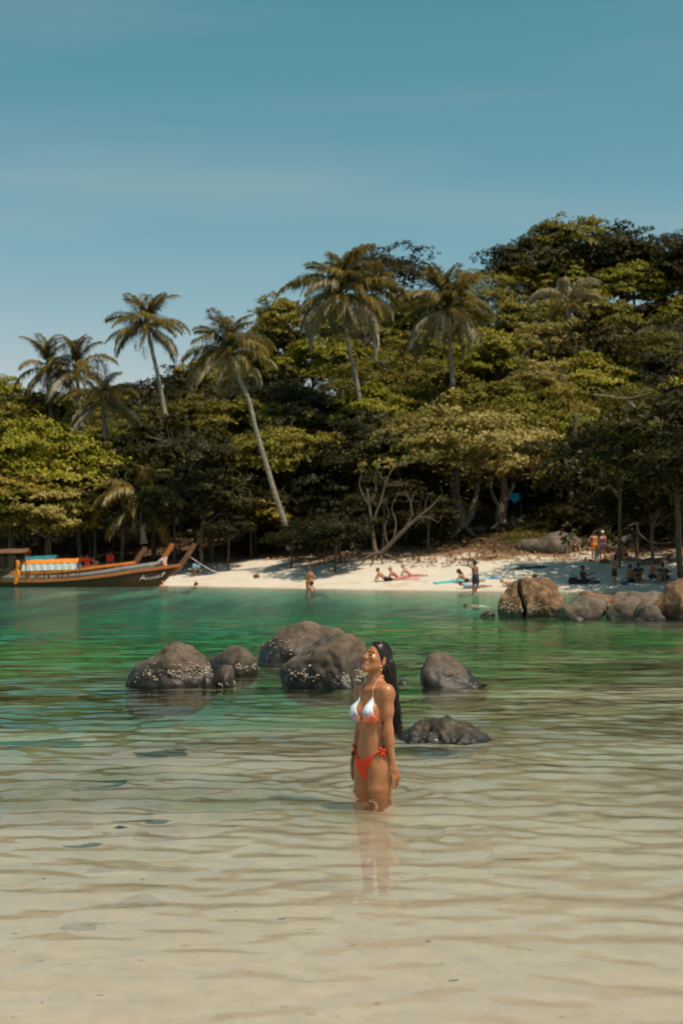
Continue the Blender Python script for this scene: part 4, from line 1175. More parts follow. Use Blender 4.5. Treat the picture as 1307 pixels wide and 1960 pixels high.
def boat(loc, rz, L, beam, free, bow_h, prow_tip, hull_m, rail_m, prow_m, label, stern_h=0.7):
    """local +x is the bow, z=0 the waterline, origin amidships on the keel line"""
    root = empty('longtail_boat', loc, rz)
    n = 40
    def sect(t):
        b = beam / 2 * max(0.03, (math.sin(PI * min(1, 0.12 + t * 0.60)) if t < 0.62 else math.cos((t - 0.62) / 0.38 * PI / 2) ** 0.75))
        zs = free + (bow_h - free) * max(0, (t - 0.35) / 0.65) ** 2.0 + (stern_h - free) * max(0, (0.3 - t) / 0.3) ** 2
        zk = -0.28 + (bow_h * 0.35 + 0.28) * max(0, (t - 0.90) / 0.10) ** 2
        return -L / 2 + L * t, b, zs, zk
    V, F = [], []
    prof = [(0.0, 0.0), (0.45, 0.08), (0.80, 0.35), (0.93, 0.65), (1.0, 1.0)]
    ring = [(-w, h) for w, h in reversed(prof)] + prof[1:]
    inner = [(w * 0.94, 0.12 + h * 0.88) for w, h in reversed(ring)]
    full = ring + inner
    m_ = len(full)
    for i in range(n + 1):
        x, b, zs, zk = sect(i / n)
        for w, h in full:
            # the stem rakes forward with height
            V.append((x + max(0, i / n - 0.86) / 0.14 * h * 0.75, b * w, zk + (zs - zk) * h))
    for i in range(n):
        for k in range(m_):
            a, c = i * m_ + k, i * m_ + (k + 1) % m_
            F.append((a, c, c + m_, a + m_))
    F.append(tuple(reversed(range(m_)))); F.append(tuple(n * m_ + k for k in range(m_)))
    mb = MB(); mb.add(V, F)
    mb.build('hull', hull_m, root, smooth=False)
    for sd in (-1, 1):
        g = MB(); vs, fs = [], []
        for i in range(n + 1):
            x, b, zs, zk = sect(i / n)
            xx = x + max(0, i / n - 0.86) / 0.14 * 0.75
            for dy, dz in ((-0.05, -0.11), (0.07, -0.11), (0.07, 0.05), (-0.05, 0.05)):
                vs.append((xx, sd * (b + dy * 0.9), zs + dz))
        for i in range(n):
            for k in range(4):
                a, c = i * 4 + k, i * 4 + (k + 1) % 4
                fs.append((a, c, c + 4, a + 4))
        fs += [(0, 3, 2, 1), (n * 4, n * 4 + 1, n * 4 + 2, n * 4 + 3)]
        g.add(vs, fs); g.build('gunwale', rail_m, root)
    # prow: long curved tapering stem post
    x, b, zs, zk = sect(1.0)
    pts = [(x - 0.1, 0, zk + 0.15), (x + 0.55, 0, zs * 0.75), (x + 0.85, 0, zs + 0.12), (x + 0.75 + (prow_tip[0] - 0.75) * 0.55, 0, zs + (prow_tip[1] - zs) * 0.5), (x + prow_tip[0], 0, prow_tip[1])]
    p = MB(); vs, fs = [], []
    q = wobble(pts, 0.0, 1, 5)
    for i, c in enumerate(q):
        t = i / (len(q) - 1)
        w, h = 0.09 * (1 - 0.2 * t), 0.15 * (1 - 0.15 * t)
        for dy, dx in ((-w, -h), (w, -h), (w, h), (-w, h)):
            vs.append((c.x + dx, c.y + dy, c.z - dx * 0.3))
    for i in range(len(q) - 1):
        for k in range(4):
            a, c = i * 4 + k, i * 4 + (k + 1) % 4
            fs.append((a, c, c + 4, a + 4))
    e = (len(q) - 1) * 4
    fs += [(0, 3, 2, 1), (e, e + 1, e + 2, e + 3)]
    p.add(vs, fs); p.build('prow', prow_m, root)
    for k in range(6):
        t = 0.16 + 0.12 * k
        x, b, zs, zk = sect(t)
        s = MB(); s.box((x, 0, zs - 0.14), (0.26, 2 * b * 0.94, 0.04)); s.build('thwart', M['wood_brown'], root)
    f = MB(); f.box((-L * 0.08, 0, -0.02), (L * 0.72, beam * 0.62, 0.03)); f.build('deck', M['wood_brown'], root)
    tag(root, label, 'boat', 'longtail boats moored at the beach')
    return root, sect

def canopy(root, x0, x1, zr, w, roof_m, side_m, foot, z_side=0.5, posts=3, sag=0.05):
    n = 10
    vs, fs = [], []
    for i in range(n + 1):
        x = x0 + (x1 - x0) * i / n
        for k in range(9):
            a = -1 + k / 4
            z = zr + 0.22 * (1 - a * a) - 0.03 * math.sin(PI * i / n * posts) ** 2 + 0.10 * i / n
            vs += [(x, a * w, z), (x, a * w, z - 0.03)]
    m_ = 18
    for i in range(n):
        for k in range(8):
            a = i * m_ + k * 2
            fs += [(a, a + m_, a + m_ + 2, a + 2), (a + 1, a + 3, a + m_ + 3, a + m_ + 1)]
        for k in (0, 8):
            a = i * m_ + k * 2
            fs.append((a, a + 1, a + m_ + 1, a + m_) if k == 0 else (a, a + m_, a + m_ + 1, a + 1))
    mb = MB(); mb.add(vs, fs); mb.build('canopy', roof_m, root)
    for sd in (-1, 1):
        if side_m:
            sm = MB(); v2, f2 = [], []
            for i in range(25):
                x = x0 + 0.06 + (x1 - x0 - 0.12) * i / 24
                r = 0.018 * math.sin(i * 2.1)
                v2 += [(x, sd * (w - 0.012 + r), zr + 0.10 * i / 24 - 0.035), (x, sd * (w + r * 1.7), zr + 0.10 * i / 24 - z_side), (x, sd * (w - 0.02 + r * 1.7), zr + 0.10 * i / 24 - z_side), (x, sd * (w - 0.032 + r), zr + 0.10 * i / 24 - 0.035)]
            for i in range(24):
                for k in range(4):
                    a, c = i * 4 + k, i * 4 + (k + 1) % 4
                    f2.append((a, c, c + 4, a + 4))
            sm.add(v2, f2); sm.build('side_curtain', side_m, root)
        for k in range(posts):
            x = x0 + 0.1 + (x1 - x0 - 0.2) * k / (posts - 1)
            p = MB(); p.tube([(x, sd * (w - 0.06), foot), (x, sd * (w - 0.05), zr + 0.02)], 0.03, 6); p.build('canopy_post', M['wood_brown'], root)

Z0 = 0.0
px_m = 1 / ppm(80.5)
# front boat: bow stem at px 322 on the water, stern beyond the left edge
dA = 80.5
bow = at(322, 1120, dA)
LA = 12.4
bA, sA = boat((bow.x - LA / 2 - 0.05, dA, Z0), 0.03, LA, 1.9, 0.36, 1.25, (1.55, 2.45), M['hull_dark'], M['wood_orange'], M['wood_brown'], 'longest dark brown longtail boat in front, with orange roof and white lettering on its bow')
canopy(bA, -3.05 + 1.1, 0.15 + 1.1, 1.30, 0.72, M['orange_cloth'], M['white_cloth'], 0.2, 0.42, 4)
for k, x in enumerate((-1.5, -0.95, -0.3, 0.25, 0.8)):
    s = MB(); s.box((x, -0.35, 0.42), (0.34, 0.42, 0.12)); s.box((x - 0.15, -0.35, 0.56), (0.06, 0.42, 0.30)); s.build('seat', M['orange_cloth'], bA)
lt_ = MB()
# cursive white name on the bow flank, standing proud of the planks
def flank(t, h):
    x, b, zs, zk = sA(t)
    prof = [(0.0, 0.0), (0.45, 0.08), (0.80, 0.35), (0.93, 0.65), (1.0, 1.0)]
    w = np.interp(h, [p[1] for p in prof], [p[0] for p in prof])
    return Vector((x + max(0, t - 0.86) / 0.14 * h * 0.75, -(b * w + 0.02), zk + (zs - zk) * h))
glyphs = [[(0, 0.1), (0.4, 1.0), (0.62, 0.1)], [(0.15, 0.42), (0.6, 0.5)], [(0.75, 0.1), (0.8, 0.6), (0.95, 0.1), (1.0, 0.6), (1.2, 0.1)], [(1.35, 0.1), (1.42, 0.6), (1.58, 0.15), (1.66, 0.6), (1.8, 0.1)], [(1.95, 0.1), (2.05, 0.6)], [(2.2, 0.1), (2.28, 0.6), (2.45, 0.1)], [(2.62, 0.1), (2.72, 1.0)], [(2.52, 0.62), (2.86, 0.7)]]
for g in glyphs:
    P3 = [flank(0.875 + u * 0.030, 0.50 + v * 0.24) for u, v in g]
    lt_.tube(P3, 0.022, 5)
lt_.build('bow_lettering', M['white_paint'], bA)

mr_ = MB(); mr_.tube(wobble([(LA / 2 + 1.15, 0.05, 1.75), (LA / 2 + 2.6, 0.8, 0.85), (LA / 2 + 4.4, 2.2, 0.45), (LA / 2 + 5.6, 3.6, 0.42)], 0.0, 2, 6), 0.018, 5)
mr_.build('mooring_rope', M['white_cloth'], bA)
dB = 83.2
bow = at(283, 1112, dB)
LB = 10.0
bB, sB = boat((bow.x - LB / 2, dB, Z0 + 0.12), 0.02, LB, 1.7, 0.45, 1.28, (1.45, 2.35), M['grey_paint'], M['grey_paint'], M['wood_orange'], 'longtail boat with grey striped side and bright orange prow wrapped in ribbons')
# ribbons and garland tied round the prow
g = MB()
for k in range(12):
    a = k / 12 * 2 * PI
    g.ball((LB / 2 + 0.86 + 0.20 * math.cos(a), 0.16 * math.sin(a), 1.42 + 0.10 * math.cos(a)), 0.075, 6, 4)
g.build('garland', M['white_cloth'], bB)
for k in range(5):
    r = MB(); x = LB / 2 + 0.98 + 0.03 * k
    q = wobble([(x, -0.13 - 0.02 * k, 1.55), (x - 0.05, -0.20, 1.25), (x + 0.05, -0.22, 0.95), (x, -0.2, 0.7)], 0.04, k)
    r.tube(q, [0.05, *([0.06] * (len(q) - 2)), 0.02], 5); r.build('ribbon', M['orange_cloth'] if k % 3 else M['white_cloth'], bB)

dC = 86.0
bow = at(236, 1104, dC)
LC = 9.0
bC, sC = boat((bow.x - LC / 2, dC, Z0 + 0.35), 0.0, LC, 1.6, 0.42, 1.05, (1.35, 1.95), M['wood_brown'], M['orange_cloth'], M['wood_brown'], 'farthest longtail boat with orange rail and plain brown prow')

dD = 79.2
cD = at(-70, 1118, dD)
bD, sD = boat((cD.x - 3.0, dD, Z0), 0.06, 9.5, 1.7, 0.5, 1.0, (1.0, 1.75), M['hull_dark'], M['wood_brown'], M['wood_brown'], 'boat cut by the left edge with brown roof and orange cloths hung from its posts')
canopy(bD, 3.2, 6.6, 1.85, 0.75, M['wood_brown'], None, 0.3, 0.2, 3)
for k, (x, z) in enumerate(((4.85, 1.5), (4.95, 1.05), (6.05, 1.2), (6.1, 0.75), (6.0, 0.5))):
    r = MB(); q = wobble([(x, -0.78, z + 0.25), (x + 0.05, -0.82, z), (x - 0.04, -0.80, z - 0.35)], 0.05, k + 3)
    r.tube(q, [0.07, *([0.11] * (len(q) - 2)), 0.05], 6); r.build('hanging_cloth', M['orange_cloth'], bD)
r = MB(); r.ball((6.05, -0.80, 0.92), (0.09, 0.06, 0.12), 7, 5); r.build('fender', M['white_cloth'], bD)

dE = 87.5
cE = at(45, 1100, dE)
bE, sE = boat((cE.x - 0.6, dE, Z0 + 0.4), 0.0, 8.5, 1.6, 0.45, 0.8, (0.9, 1.05), M['hull_dark'], M['wood_brown'], M['wood_brown'], 'dark boat at the back with a teal tarpaulin roof')
canopy(bE, 0.8, 2.7, 1.12, 0.7, M['teal_tarp'], None, 0.2, 0.2, 3)
# ------------------------------------------------------------------ bathers on the beach and in the water
def skin_mat(name, c, rough=0.45):
    m, nt, b = new_mat(name)
    n = nt.nodes.new('ShaderNodeTexNoise'); n.inputs['Scale'].default_value = 7; n.inputs['Detail'].default_value = 3
    t = nt.nodes.new('ShaderNodeTexCoord'); nt.links.new(t.outputs['Object'], n.inputs['Vector'])
    r = ramp(nt, [(0.3, tuple(v * 0.86 for v in c)), (0.7, tuple(v * 1.12 for v in c))]); nt.links.new(n.outputs[0], r.inputs[0])
    nt.links.new(r.outputs[0], b.inputs['Base Color'])
    b.inputs['Roughness'].default_value = rough
    return m
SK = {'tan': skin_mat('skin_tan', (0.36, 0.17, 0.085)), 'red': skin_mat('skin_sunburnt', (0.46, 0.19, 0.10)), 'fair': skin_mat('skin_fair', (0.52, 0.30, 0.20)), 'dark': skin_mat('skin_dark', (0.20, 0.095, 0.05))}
HAIR = {'black': noise_mat('hair_black', (0.008, 0.006, 0.005), (0.022, 0.016, 0.012), 20, 0.5, 0.2), 'brown': noise_mat('hair_brown', (0.05, 0.025, 0.012), (0.10, 0.055, 0.03), 20, 0.5, 0.2), 'blond': noise_mat('hair_blond', (0.30, 0.19, 0.08), (0.45, 0.31, 0.15), 20, 0.5, 0.2)}
CL = {'navy': M['dark_cloth'], 'red': M['red_cloth'], 'orange': M['orange_cloth'], 'white': M['white_cloth'],
      'purple': noise_mat('purple_cloth', (0.30, 0.14, 0.32), (0.55, 0.38, 0.58), 14, 0.8, 0.2),
      'turquoise': noise_mat('turquoise_cloth', (0.06, 0.40, 0.42), (0.14, 0.52, 0.52), 8, 0.8, 0.2),
      'blue': noise_mat('light_blue_cloth', (0.20, 0.36, 0.52), (0.34, 0.50, 0.64), 8, 0.8, 0.2),
      'black': M['dark_cloth'], 'pink': noise_mat('pink_cloth', (0.55, 0.22, 0.22), (0.68, 0.36, 0.34), 8, 0.8, 0.2)}
def un(v):
    v = np.array(v, float); return v / np.linalg.norm(v)
def person(px, py, d, label, yaw=0.0, pel=0.92, spine=(0, 0, 1), head=(0, -0.1, 1), arms=None, legs=None, lat=(1, 0, 0), H=1.7, female=False, skin='tan', hair='brown', long_hair=False, bottom='navy', top=None, hat=None, shirt=None, h=0.017, z=None, group='bathers on the beach', lift=0.0, bun=False):
    k = H / 1.7
    arms = arms or [((0.12, 0, -1), (0.05, -0.1, -1))] * 2
    legs = legs or [((0.04, 0, -1), (0, 0.03, -1))] * 2
    lat, sp = un(lat), un(spine)
    fr = np.cross(lat, sp) * -1.0    # forward
    fr = un(fr)
    P = np.array([0, 0, pel]) * k
    ch = P + sp * 0.36 * k; nk = P + sp * 0.50 * k
    hd = nk + un(head) * 0.165 * k
    s = SDF(); cl = SDF(); tp = SDF(); hr = SDF(); sh_ = SDF()
    hw = (0.105 if female else 0.09) * k
    sw = (0.155 if female else 0.185) * k
    wa = P + sp * 0.19 * k
    # torso: stacked pairs of cones side by side make an oval section
    for sd in (-1, 1):
        s.cone(P + lat * sd * hw * 0.75, wa + lat * sd * 0.065 * k, 0.098 * k, 0.078 * k if female else 0.09 * k, 0.05)
        s.cone(wa + lat * sd * 0.065 * k, ch + lat * sd * 0.085 * k, 0.078 * k if female else 0.09 * k, 0.098 * k, 0.05)
        s.cone(ch + lat * sd * 0.085 * k, nk + lat * sd * sw * 0.75 - sp * 0.06 * k, 0.095 * k, 0.05 * k, 0.05)
        cl.cone(P + lat * sd * hw * 0.75 - sp * 0.02, P + sp * 0.09 * k + lat * sd * hw * 0.7, 0.112 * k, 0.106 * k, 0.05)
        sh_.cone(P + lat * sd * hw * 0.75, wa + lat * sd * 0.065 * k, 0.112 * k, 0.108 * k, 0.05)
        sh_.cone(wa + lat * sd * 0.065 * k, ch + lat * sd * 0.085 * k, 0.108 * k, 0.116 * k, 0.05)
        sh_.cone(ch + lat * sd * 0.085 * k, nk + lat * sd * sw * 0.8 - sp * 0.05 * k, 0.112 * k, 0.062 * k, 0.05)
        if female:
            b_ = ch + lat * sd * 0.075 * k + fr * 0.075 * k - sp * 0.03 * k
            s.ell(b_, (0.06 * k,) * 3, 0.03)
            tp.ell(b_ + fr * 0.008, (0.062 * k,) * 3, 0.02)
    tp.cone(ch - lat * 0.1 * k - sp * 0.05 * k + fr * 0.04, ch + lat * 0.1 * k - sp * 0.05 * k + fr * 0.04, 0.07 * k, 0.07 * k, 0.02)
    s.cone(nk - sp * 0.06 * k, hd - un(head) * 0.04 * k, 0.058 * k, 0.05 * k, 0.03)
    hf = un(fr - un(head) * (fr @ un(head)))
    s.ell(hd, (0.075 * k, 0.095 * k, 0.11 * k), 0.02, rot=None)
    s.ell(hd + hf * 0.03 * k - un(head) * 0.05 * k, (0.055 * k,) * 3, 0.03)
    s.ell(hd + hf * 0.10 * k - un(head) * 0.01 * k, (0.016 * k,) * 3, 0.02)
    for sd in (-1, 1):
        s.ell(hd + lat * sd * 0.08 * k, (0.014 * k, 0.02 * k, 0.03 * k), 0.01)
    hb = hd - hf * 0.022 * k + un(head) * 0.018 * k
    hr.ell(hb, (0.088 * k, 0.100 * k, 0.108 * k), 0.02)
    if long_hair:
        hr.cone(hd - hf * 0.06 * k, nk - hf * 0.085 * k - sp * 0.16 * k, 0.075 * k, 0.05 * k, 0.04)
    if bun: hr.ell(hd - hf * 0.10 * k + un(head) * 0.05 * k, (0.045 * k,) * 3, 0.01)
    for i, sd in enumerate((-1, 1)):
        u, f = un(arms[i][0]), un(arms[i][1])
        u = u * np.array([sd, 1, 1]); f = f * np.array([sd, 1, 1])
        a0 = nk + lat * sd * sw - sp * 0.055 * k
        a1 = a0 + u * 0.28 * k; a2 = a1 + f * 0.245 * k
        s.cone(a0, a1, 0.050 * k, 0.038 * k, 0.04); s.cone(a1, a2, 0.037 * k, 0.027 * k, 0.02)
        sh_.cone(a0, a0 + u * 0.16 * k, 0.066 * k, 0.062 * k, 0.03)
        pd = un(np.cross(f, lat) + 1e-3)
        s.cone(a2, a2 + f * 0.075 * k, 0.030 * k, 0.036 * k, 0.02)
        for q in range(4):
            o_ = pd * (q - 1.5) * 0.020 * k
            s.cone(a2 + f * 0.075 * k + o_, a2 + f * (0.155 + (0.012 if q in (1, 2) else -0.006)) * k + o_ * 1.3 - lat * sd * 0.02 * k, 0.0115 * k, 0.009 * k, 0.006)
        s.cone(a2 + f * 0.03 * k + pd * 0.025 * k, a2 + f * 0.085 * k + pd * 0.062 * k, 0.0125 * k, 0.010 * k, 0.008)
        t, n_ = un(legs[i][0]) * np.array([sd, 1, 1]), un(legs[i][1]) * np.array([sd, 1, 1])
        l0 = P + lat * sd * hw - sp * 0.03 * k
        l1 = l0 + t * 0.42 * k; l2 = l1 + n_ * 0.40 * k
        s.cone(l0, l1, 0.088 * k, 0.056 * k, 0.04)
        mid = l1 + n_ * 0.13 * k
        s.cone(l1, mid, 0.054 * k, 0.056 * k, 0.02); s.cone(mid, l2, 0.056 * k, 0.036 * k, 0.02)
        toe = un(fr * 0.9 - n_ * (fr @ n_)) if abs(fr @ n_) < 0.9 else un(np.array([0, 0, 1.0]) + fr * 0.2)
        s.cone(l2 + n_ * 0.03 * k - toe * 0.03 * k, l2 + n_ * 0.045 * k + toe * 0.13 * k, 0.036 * k, 0.026 * k, 0.02)
        if not female:
            cl.cone(l0, l0 + t * 0.26 * k, 0.104 * k, 0.088 * k, 0.04)
        else:
            cl.cone(l0, l0 + t * 0.05 * k, 0.10 * k, 0.085 * k, 0.03)
    g = at(px, py, d)
    root_z = g.z if z is None else z
    V, F = s.mesh_arrays(h, smooth=1)
    root = link('person', mesh_np('person', V, F), SK[skin], loc=(g.x, d, root_z + lift), rot=(0, 0, yaw))
    def part(nm, sd_, mt, crop=None):
        V, F = sd_.mesh_arrays(h * 0.95, crop=crop, smooth=1)
        if len(F): link(nm, mesh_np(nm, V, F), mt, root)
    hc = hd + hf * 0.052 * k
    part('hair', hr, HAIR[hair], crop=lambda Q: ((Q - hc) @ (hf * 0.80 - un(head) * 0.60)) - 0.0)
    if bottom:
        ztop = P + sp * (0.13 if not female else 0.09) * k
        part('swim_shorts' if not female else 'bikini_bottom', cl, CL[bottom], crop=lambda Q: (Q - ztop) @ sp)
    if top:
        part('bikini_top', tp, CL[top], crop=lambda Q: np.maximum((Q - (ch + sp * 0.03 * k)) @ sp, ((ch - sp * 0.10 * k) - Q) @ sp))
    if shirt:
        part('shirt', sh_, CL[shirt])
    if hat:
        ht = SDF(); ht.ell(hd + un(head) * 0.05 * k - hf * 0.01, (0.10 * k, 0.11 * k, 0.085 * k), 0.02)
        ht.cone(hd + un(head) * 0.035 * k + hf * 0.06 * k, hd + un(head) * 0.02 * k + hf * 0.13 * k, 0.05 * k, 0.04 * k, 0.02)
        hp = hd + un(head) * 0.012 * k
        part('hat', ht, CL[hat], crop=lambda Q: (hp - Q) @ un(head))
    tag(root, label, 'person', group)
    return root

def on(px, d, dz=0.0):
    """photo row where the ground at pixel column px, distance d is seen"""
    x = (px - 653.5) / F_PX * d
    return gz(x, d) + dz
def gp(px, d): return on(px, d)
DOWN = ((0.10, 0.02, -1), (0.04, -0.12, -1))
STAND = ((0.05, 0, -1), (0.0, 0.04, -1))
SITL = ((0.12, -0.85, 0.42), (0.02, -0.42, -0.85))      # knees up
LIE = ((0.08, -1, 0.03), (0.02, -1, -0.06))

def beach(px, d, label, **k):
    return person(px, 1000, d, label, z=on(px, d), **k)
# at the water's edge
beach(592, 72.8, 'woman in an orange bikini standing at the water\'s edge with hands on her hips', yaw=-0.5, pel=0.86, female=True, skin='red', hair='brown', bottom='orange', top='orange', arms=[((0.55, 0.25, -0.8), (-0.7, -0.3, -0.5))] * 2, legs=[((0.06, 0.02, -1), (0, 0.03, -1)), ((0.02, -0.08, -1), (0, 0.05, -1))], long_hair=False, bun=True)
person(601, 1124, 71.5, 'person sitting in the shallows at the feet of the woman in orange', yaw=0.9, pel=0.10, spine=(0.25, 0.55, 0.8), z=-0.35, arms=[((0.35, 0.5, -0.8), (0.1, 0.2, -1))] * 2, legs=[((0.15, -1, 0.15), (0.02, -0.8, -0.5))] * 2, skin='tan', hair='black', bottom='navy')
beach(909, 67.6, 'man in dark shorts standing on one leg at the water\'s edge, elbow raised', yaw=0.75, pel=0.90, skin='dark', hair='black', bottom='navy', spine=(-0.04, 0.05, 1), arms=[((0.75, 0.35, 0.35), (-0.1, -0.5, 0.85)), DOWN], legs=[((0.0, 0.08, -1), (0.02, 0.12, -1)), ((0.02, -0.14, -1), (-0.1, 0.55, -0.8))])
# sunbathers left of the standing man
G4 = 'sunbathers lying near the twisted tree'
def lie(px, d, label, yaw, up=False, **k):
    sp = (0, 1, 0.08) if not up else (0, 0.8, 0.62)
    return beach(px, d, label, yaw=yaw, pel=0.11, spine=sp, head=(0, 0.85, 0.5) if not up else (0, 0.3, 0.95), legs=k.pop('legs', [LIE, LIE]), arms=k.pop('arms', [((0.3, -0.9, -0.05 if not up else -0.5), (0.1, -1, -0.05))] * 2 if not up else [((0.35, 0.5, -0.9), (0.1, 0.3, -1))] * 2), **k)
lie(738, 75.6, 'sunbather lying on bare sand, leftmost of the three near the twisted tree', 1.75, up=True, skin='red', hair='brown', bottom='black', group=G4)
lie(762, 76.0, 'woman lying in the middle of the three sunbathers near the twisted tree', 1.65, up=True, female=True, skin='red', hair='blond', bottom='pink', top='pink', group=G4)
lie(786, 76.4, 'blond sunbather on the pink towel, rightmost of three near the twisted tree', 1.6, up=True, female=True, skin='fair', hair='blond', bottom='pink', top='white', group=G4)
# behind the standing man
lie(893, 72.5, 'dark haired woman propped on her elbows behind the man standing on one leg', 1.5, up=True, female=True, skin='tan', hair='black', bottom='black', top='black', long_hair=True)
lie(905, 70.2, 'long legged sunbather lying flat behind the standing man, blue shirt', 1.6, skin='tan', hair='brown', bottom='blue', shirt='blue')
lie(984, 69.8, 'sunbather lying flat left of the tallest brown boulder', 1.65, skin='fair', hair='blond', bottom='pink', female=True, top='pink')
lie(1018, 69.0, 'sunburnt person lying behind the top of the tallest brown boulder', 1.5, skin='red', hair='brown', bottom='red')
# right hand side, partly in the shade
beach(1117, 69.0, 'person in black sitting on the sand beside a dark bag', yaw=1.2, pel=0.12, spine=(0, 0.25, 1), skin='dark', hair='black', bottom='black', shirt='black', arms=[((0.2, -0.8, -0.5), (0, -0.8, 0.35))] * 2, legs=[SITL, SITL])
G5 = 'people gathered by the bushes on the right'
beach(1136, 80.0, 'sunburnt man standing with hand on hip beside the woman in the white cap', yaw=0.5, skin='red', hair='brown', bottom='orange', arms=[((0.6, 0.3, -0.75), (-0.7, -0.2, -0.55)), DOWN], group=G5)
beach(1152, 79.4, 'woman in purple bikini and white cap standing with her back turned', yaw=2.9, female=True, skin='red', hair='brown', bottom='purple', top='purple', hat='white', group=G5)
beach(1141, 77.8, 'small child in turquoise shorts at the feet of the standing pair', yaw=0.3, H=0.95, skin='red', hair='brown', bottom='turquoise', group=G5)
beach(1180, 78.0, 'man sitting with knees up, left one of the couple on the bank', yaw=0.3, pel=0.30, skin='red', hair='black', bottom='navy', legs=[((0.12, -0.9, 0.15), (0.02, -0.1, -1))] * 2, arms=[((0.15, -0.8, -0.6), (-0.2, -0.9, 0.1))] * 2, spine=(0, -0.15, 1), group=G5)
beach(1195, 78.6, 'person bending forward, right one of the sitting couple on the bank', yaw=-0.9, pel=0.32, skin='red', hair='black', bottom='black', spine=(0, -0.55, 0.85), legs=[((0.15, -0.9, 0.1), (0.02, -0.1, -1))] * 2, arms=[((0.1, -0.6, -0.8), (-0.2, -0.7, -0.4))] * 2, group=G5)
beach(1096, 84.0, 'person sitting alone in deep shade beside the grey sand mound', yaw=0.4, pel=0.12, spine=(0, 0.1, 1), skin='red', hair='black', bottom='turquoise', legs=[SITL, SITL], arms=[((0.1, -0.8, -0.5), (-0.1, -0.8, 0.1))] * 2, group=G5)
G6 = 'bathers in the shade of the overhanging tree'
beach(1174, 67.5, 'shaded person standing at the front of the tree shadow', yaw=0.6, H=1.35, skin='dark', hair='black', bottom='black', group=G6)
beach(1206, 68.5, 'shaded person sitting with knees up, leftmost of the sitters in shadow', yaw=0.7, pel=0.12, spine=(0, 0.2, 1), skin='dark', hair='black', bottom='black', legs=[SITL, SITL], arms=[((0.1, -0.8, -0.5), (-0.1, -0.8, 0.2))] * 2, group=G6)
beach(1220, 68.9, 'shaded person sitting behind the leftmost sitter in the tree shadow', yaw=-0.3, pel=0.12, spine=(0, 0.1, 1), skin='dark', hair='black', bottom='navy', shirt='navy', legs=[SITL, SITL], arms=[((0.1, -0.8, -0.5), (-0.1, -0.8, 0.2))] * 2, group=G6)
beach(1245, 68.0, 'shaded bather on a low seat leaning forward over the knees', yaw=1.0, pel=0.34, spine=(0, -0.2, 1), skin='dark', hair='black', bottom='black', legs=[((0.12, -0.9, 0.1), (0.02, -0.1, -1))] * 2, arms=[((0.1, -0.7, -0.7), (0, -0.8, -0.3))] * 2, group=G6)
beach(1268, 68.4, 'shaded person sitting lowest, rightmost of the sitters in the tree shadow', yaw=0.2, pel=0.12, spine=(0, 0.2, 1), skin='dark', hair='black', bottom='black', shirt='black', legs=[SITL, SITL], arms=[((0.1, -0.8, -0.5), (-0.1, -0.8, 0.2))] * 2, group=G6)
# around the boats
beach(168, 90.0, 'person in a red shirt standing behind the longtail boats', yaw=0.4, skin='tan', hair='black', bottom='black', shirt='red', arms=[((0.5, 0.1, -0.4), (0, -0.4, 0.9)), ((0.5, 0.1, -0.4), (0, -0.4, 0.9))], group='people by the boats')
beach(212, 91.0, 'person in a dark red shirt in the shade behind the boats', yaw=-0.2, skin='dark', hair='black', bottom='black', shirt='red', group='people by the boats')
beach(374, 88.0, 'person in a light blue shirt crouching at the shaded edge of the sand', yaw=0.5, pel=0.30, spine=(0, -0.45, 0.9), skin='dark', hair='black', bottom='black', shirt='blue', legs=[((0.15, -0.9, 0.2), (0.02, 0.2, -1))] * 2, group='people by the boats')
# in the water
person(312, 1125, 78.0, 'child sitting in the shallows under the bow of the longest boat', yaw=0.6, H=1.25, pel=0.10, spine=(0, 0.15, 1), z=-0.28, skin='red', hair='blond', bottom='red', legs=[SITL, SITL], arms=[((0.1, -0.8, -0.5), (-0.1, -0.8, 0.2))] * 2, group='swimmers')
person(361, 1126, 79.0, 'swimmer with only head and shoulders above water near the sandy corner', yaw=1.2, pel=-0.28, spine=(0, -0.75, 0.6), head=(0, -0.4, 0.9), z=0.0, skin='red', hair='brown', bottom='black', arms=[((0.2, -1, -0.2), (0.1, -1, 0))] * 2, legs=[((0.1, 1, -0.1), (0, 1, 0))] * 2, group='swimmers')
person(922, 1160, 45.0, 'swimmer floating on the back left of the tallest brown boulder', yaw=1.5, pel=-0.10, H=1.3, spine=(0, 1, 0.05), head=(0, 1, 0.25), z=0.0, skin='fair', hair='brown', bottom='white', arms=[((0.9, 0.3, 0), (0.9, 0.3, 0))] * 2, legs=[LIE, LIE], group='swimmers')

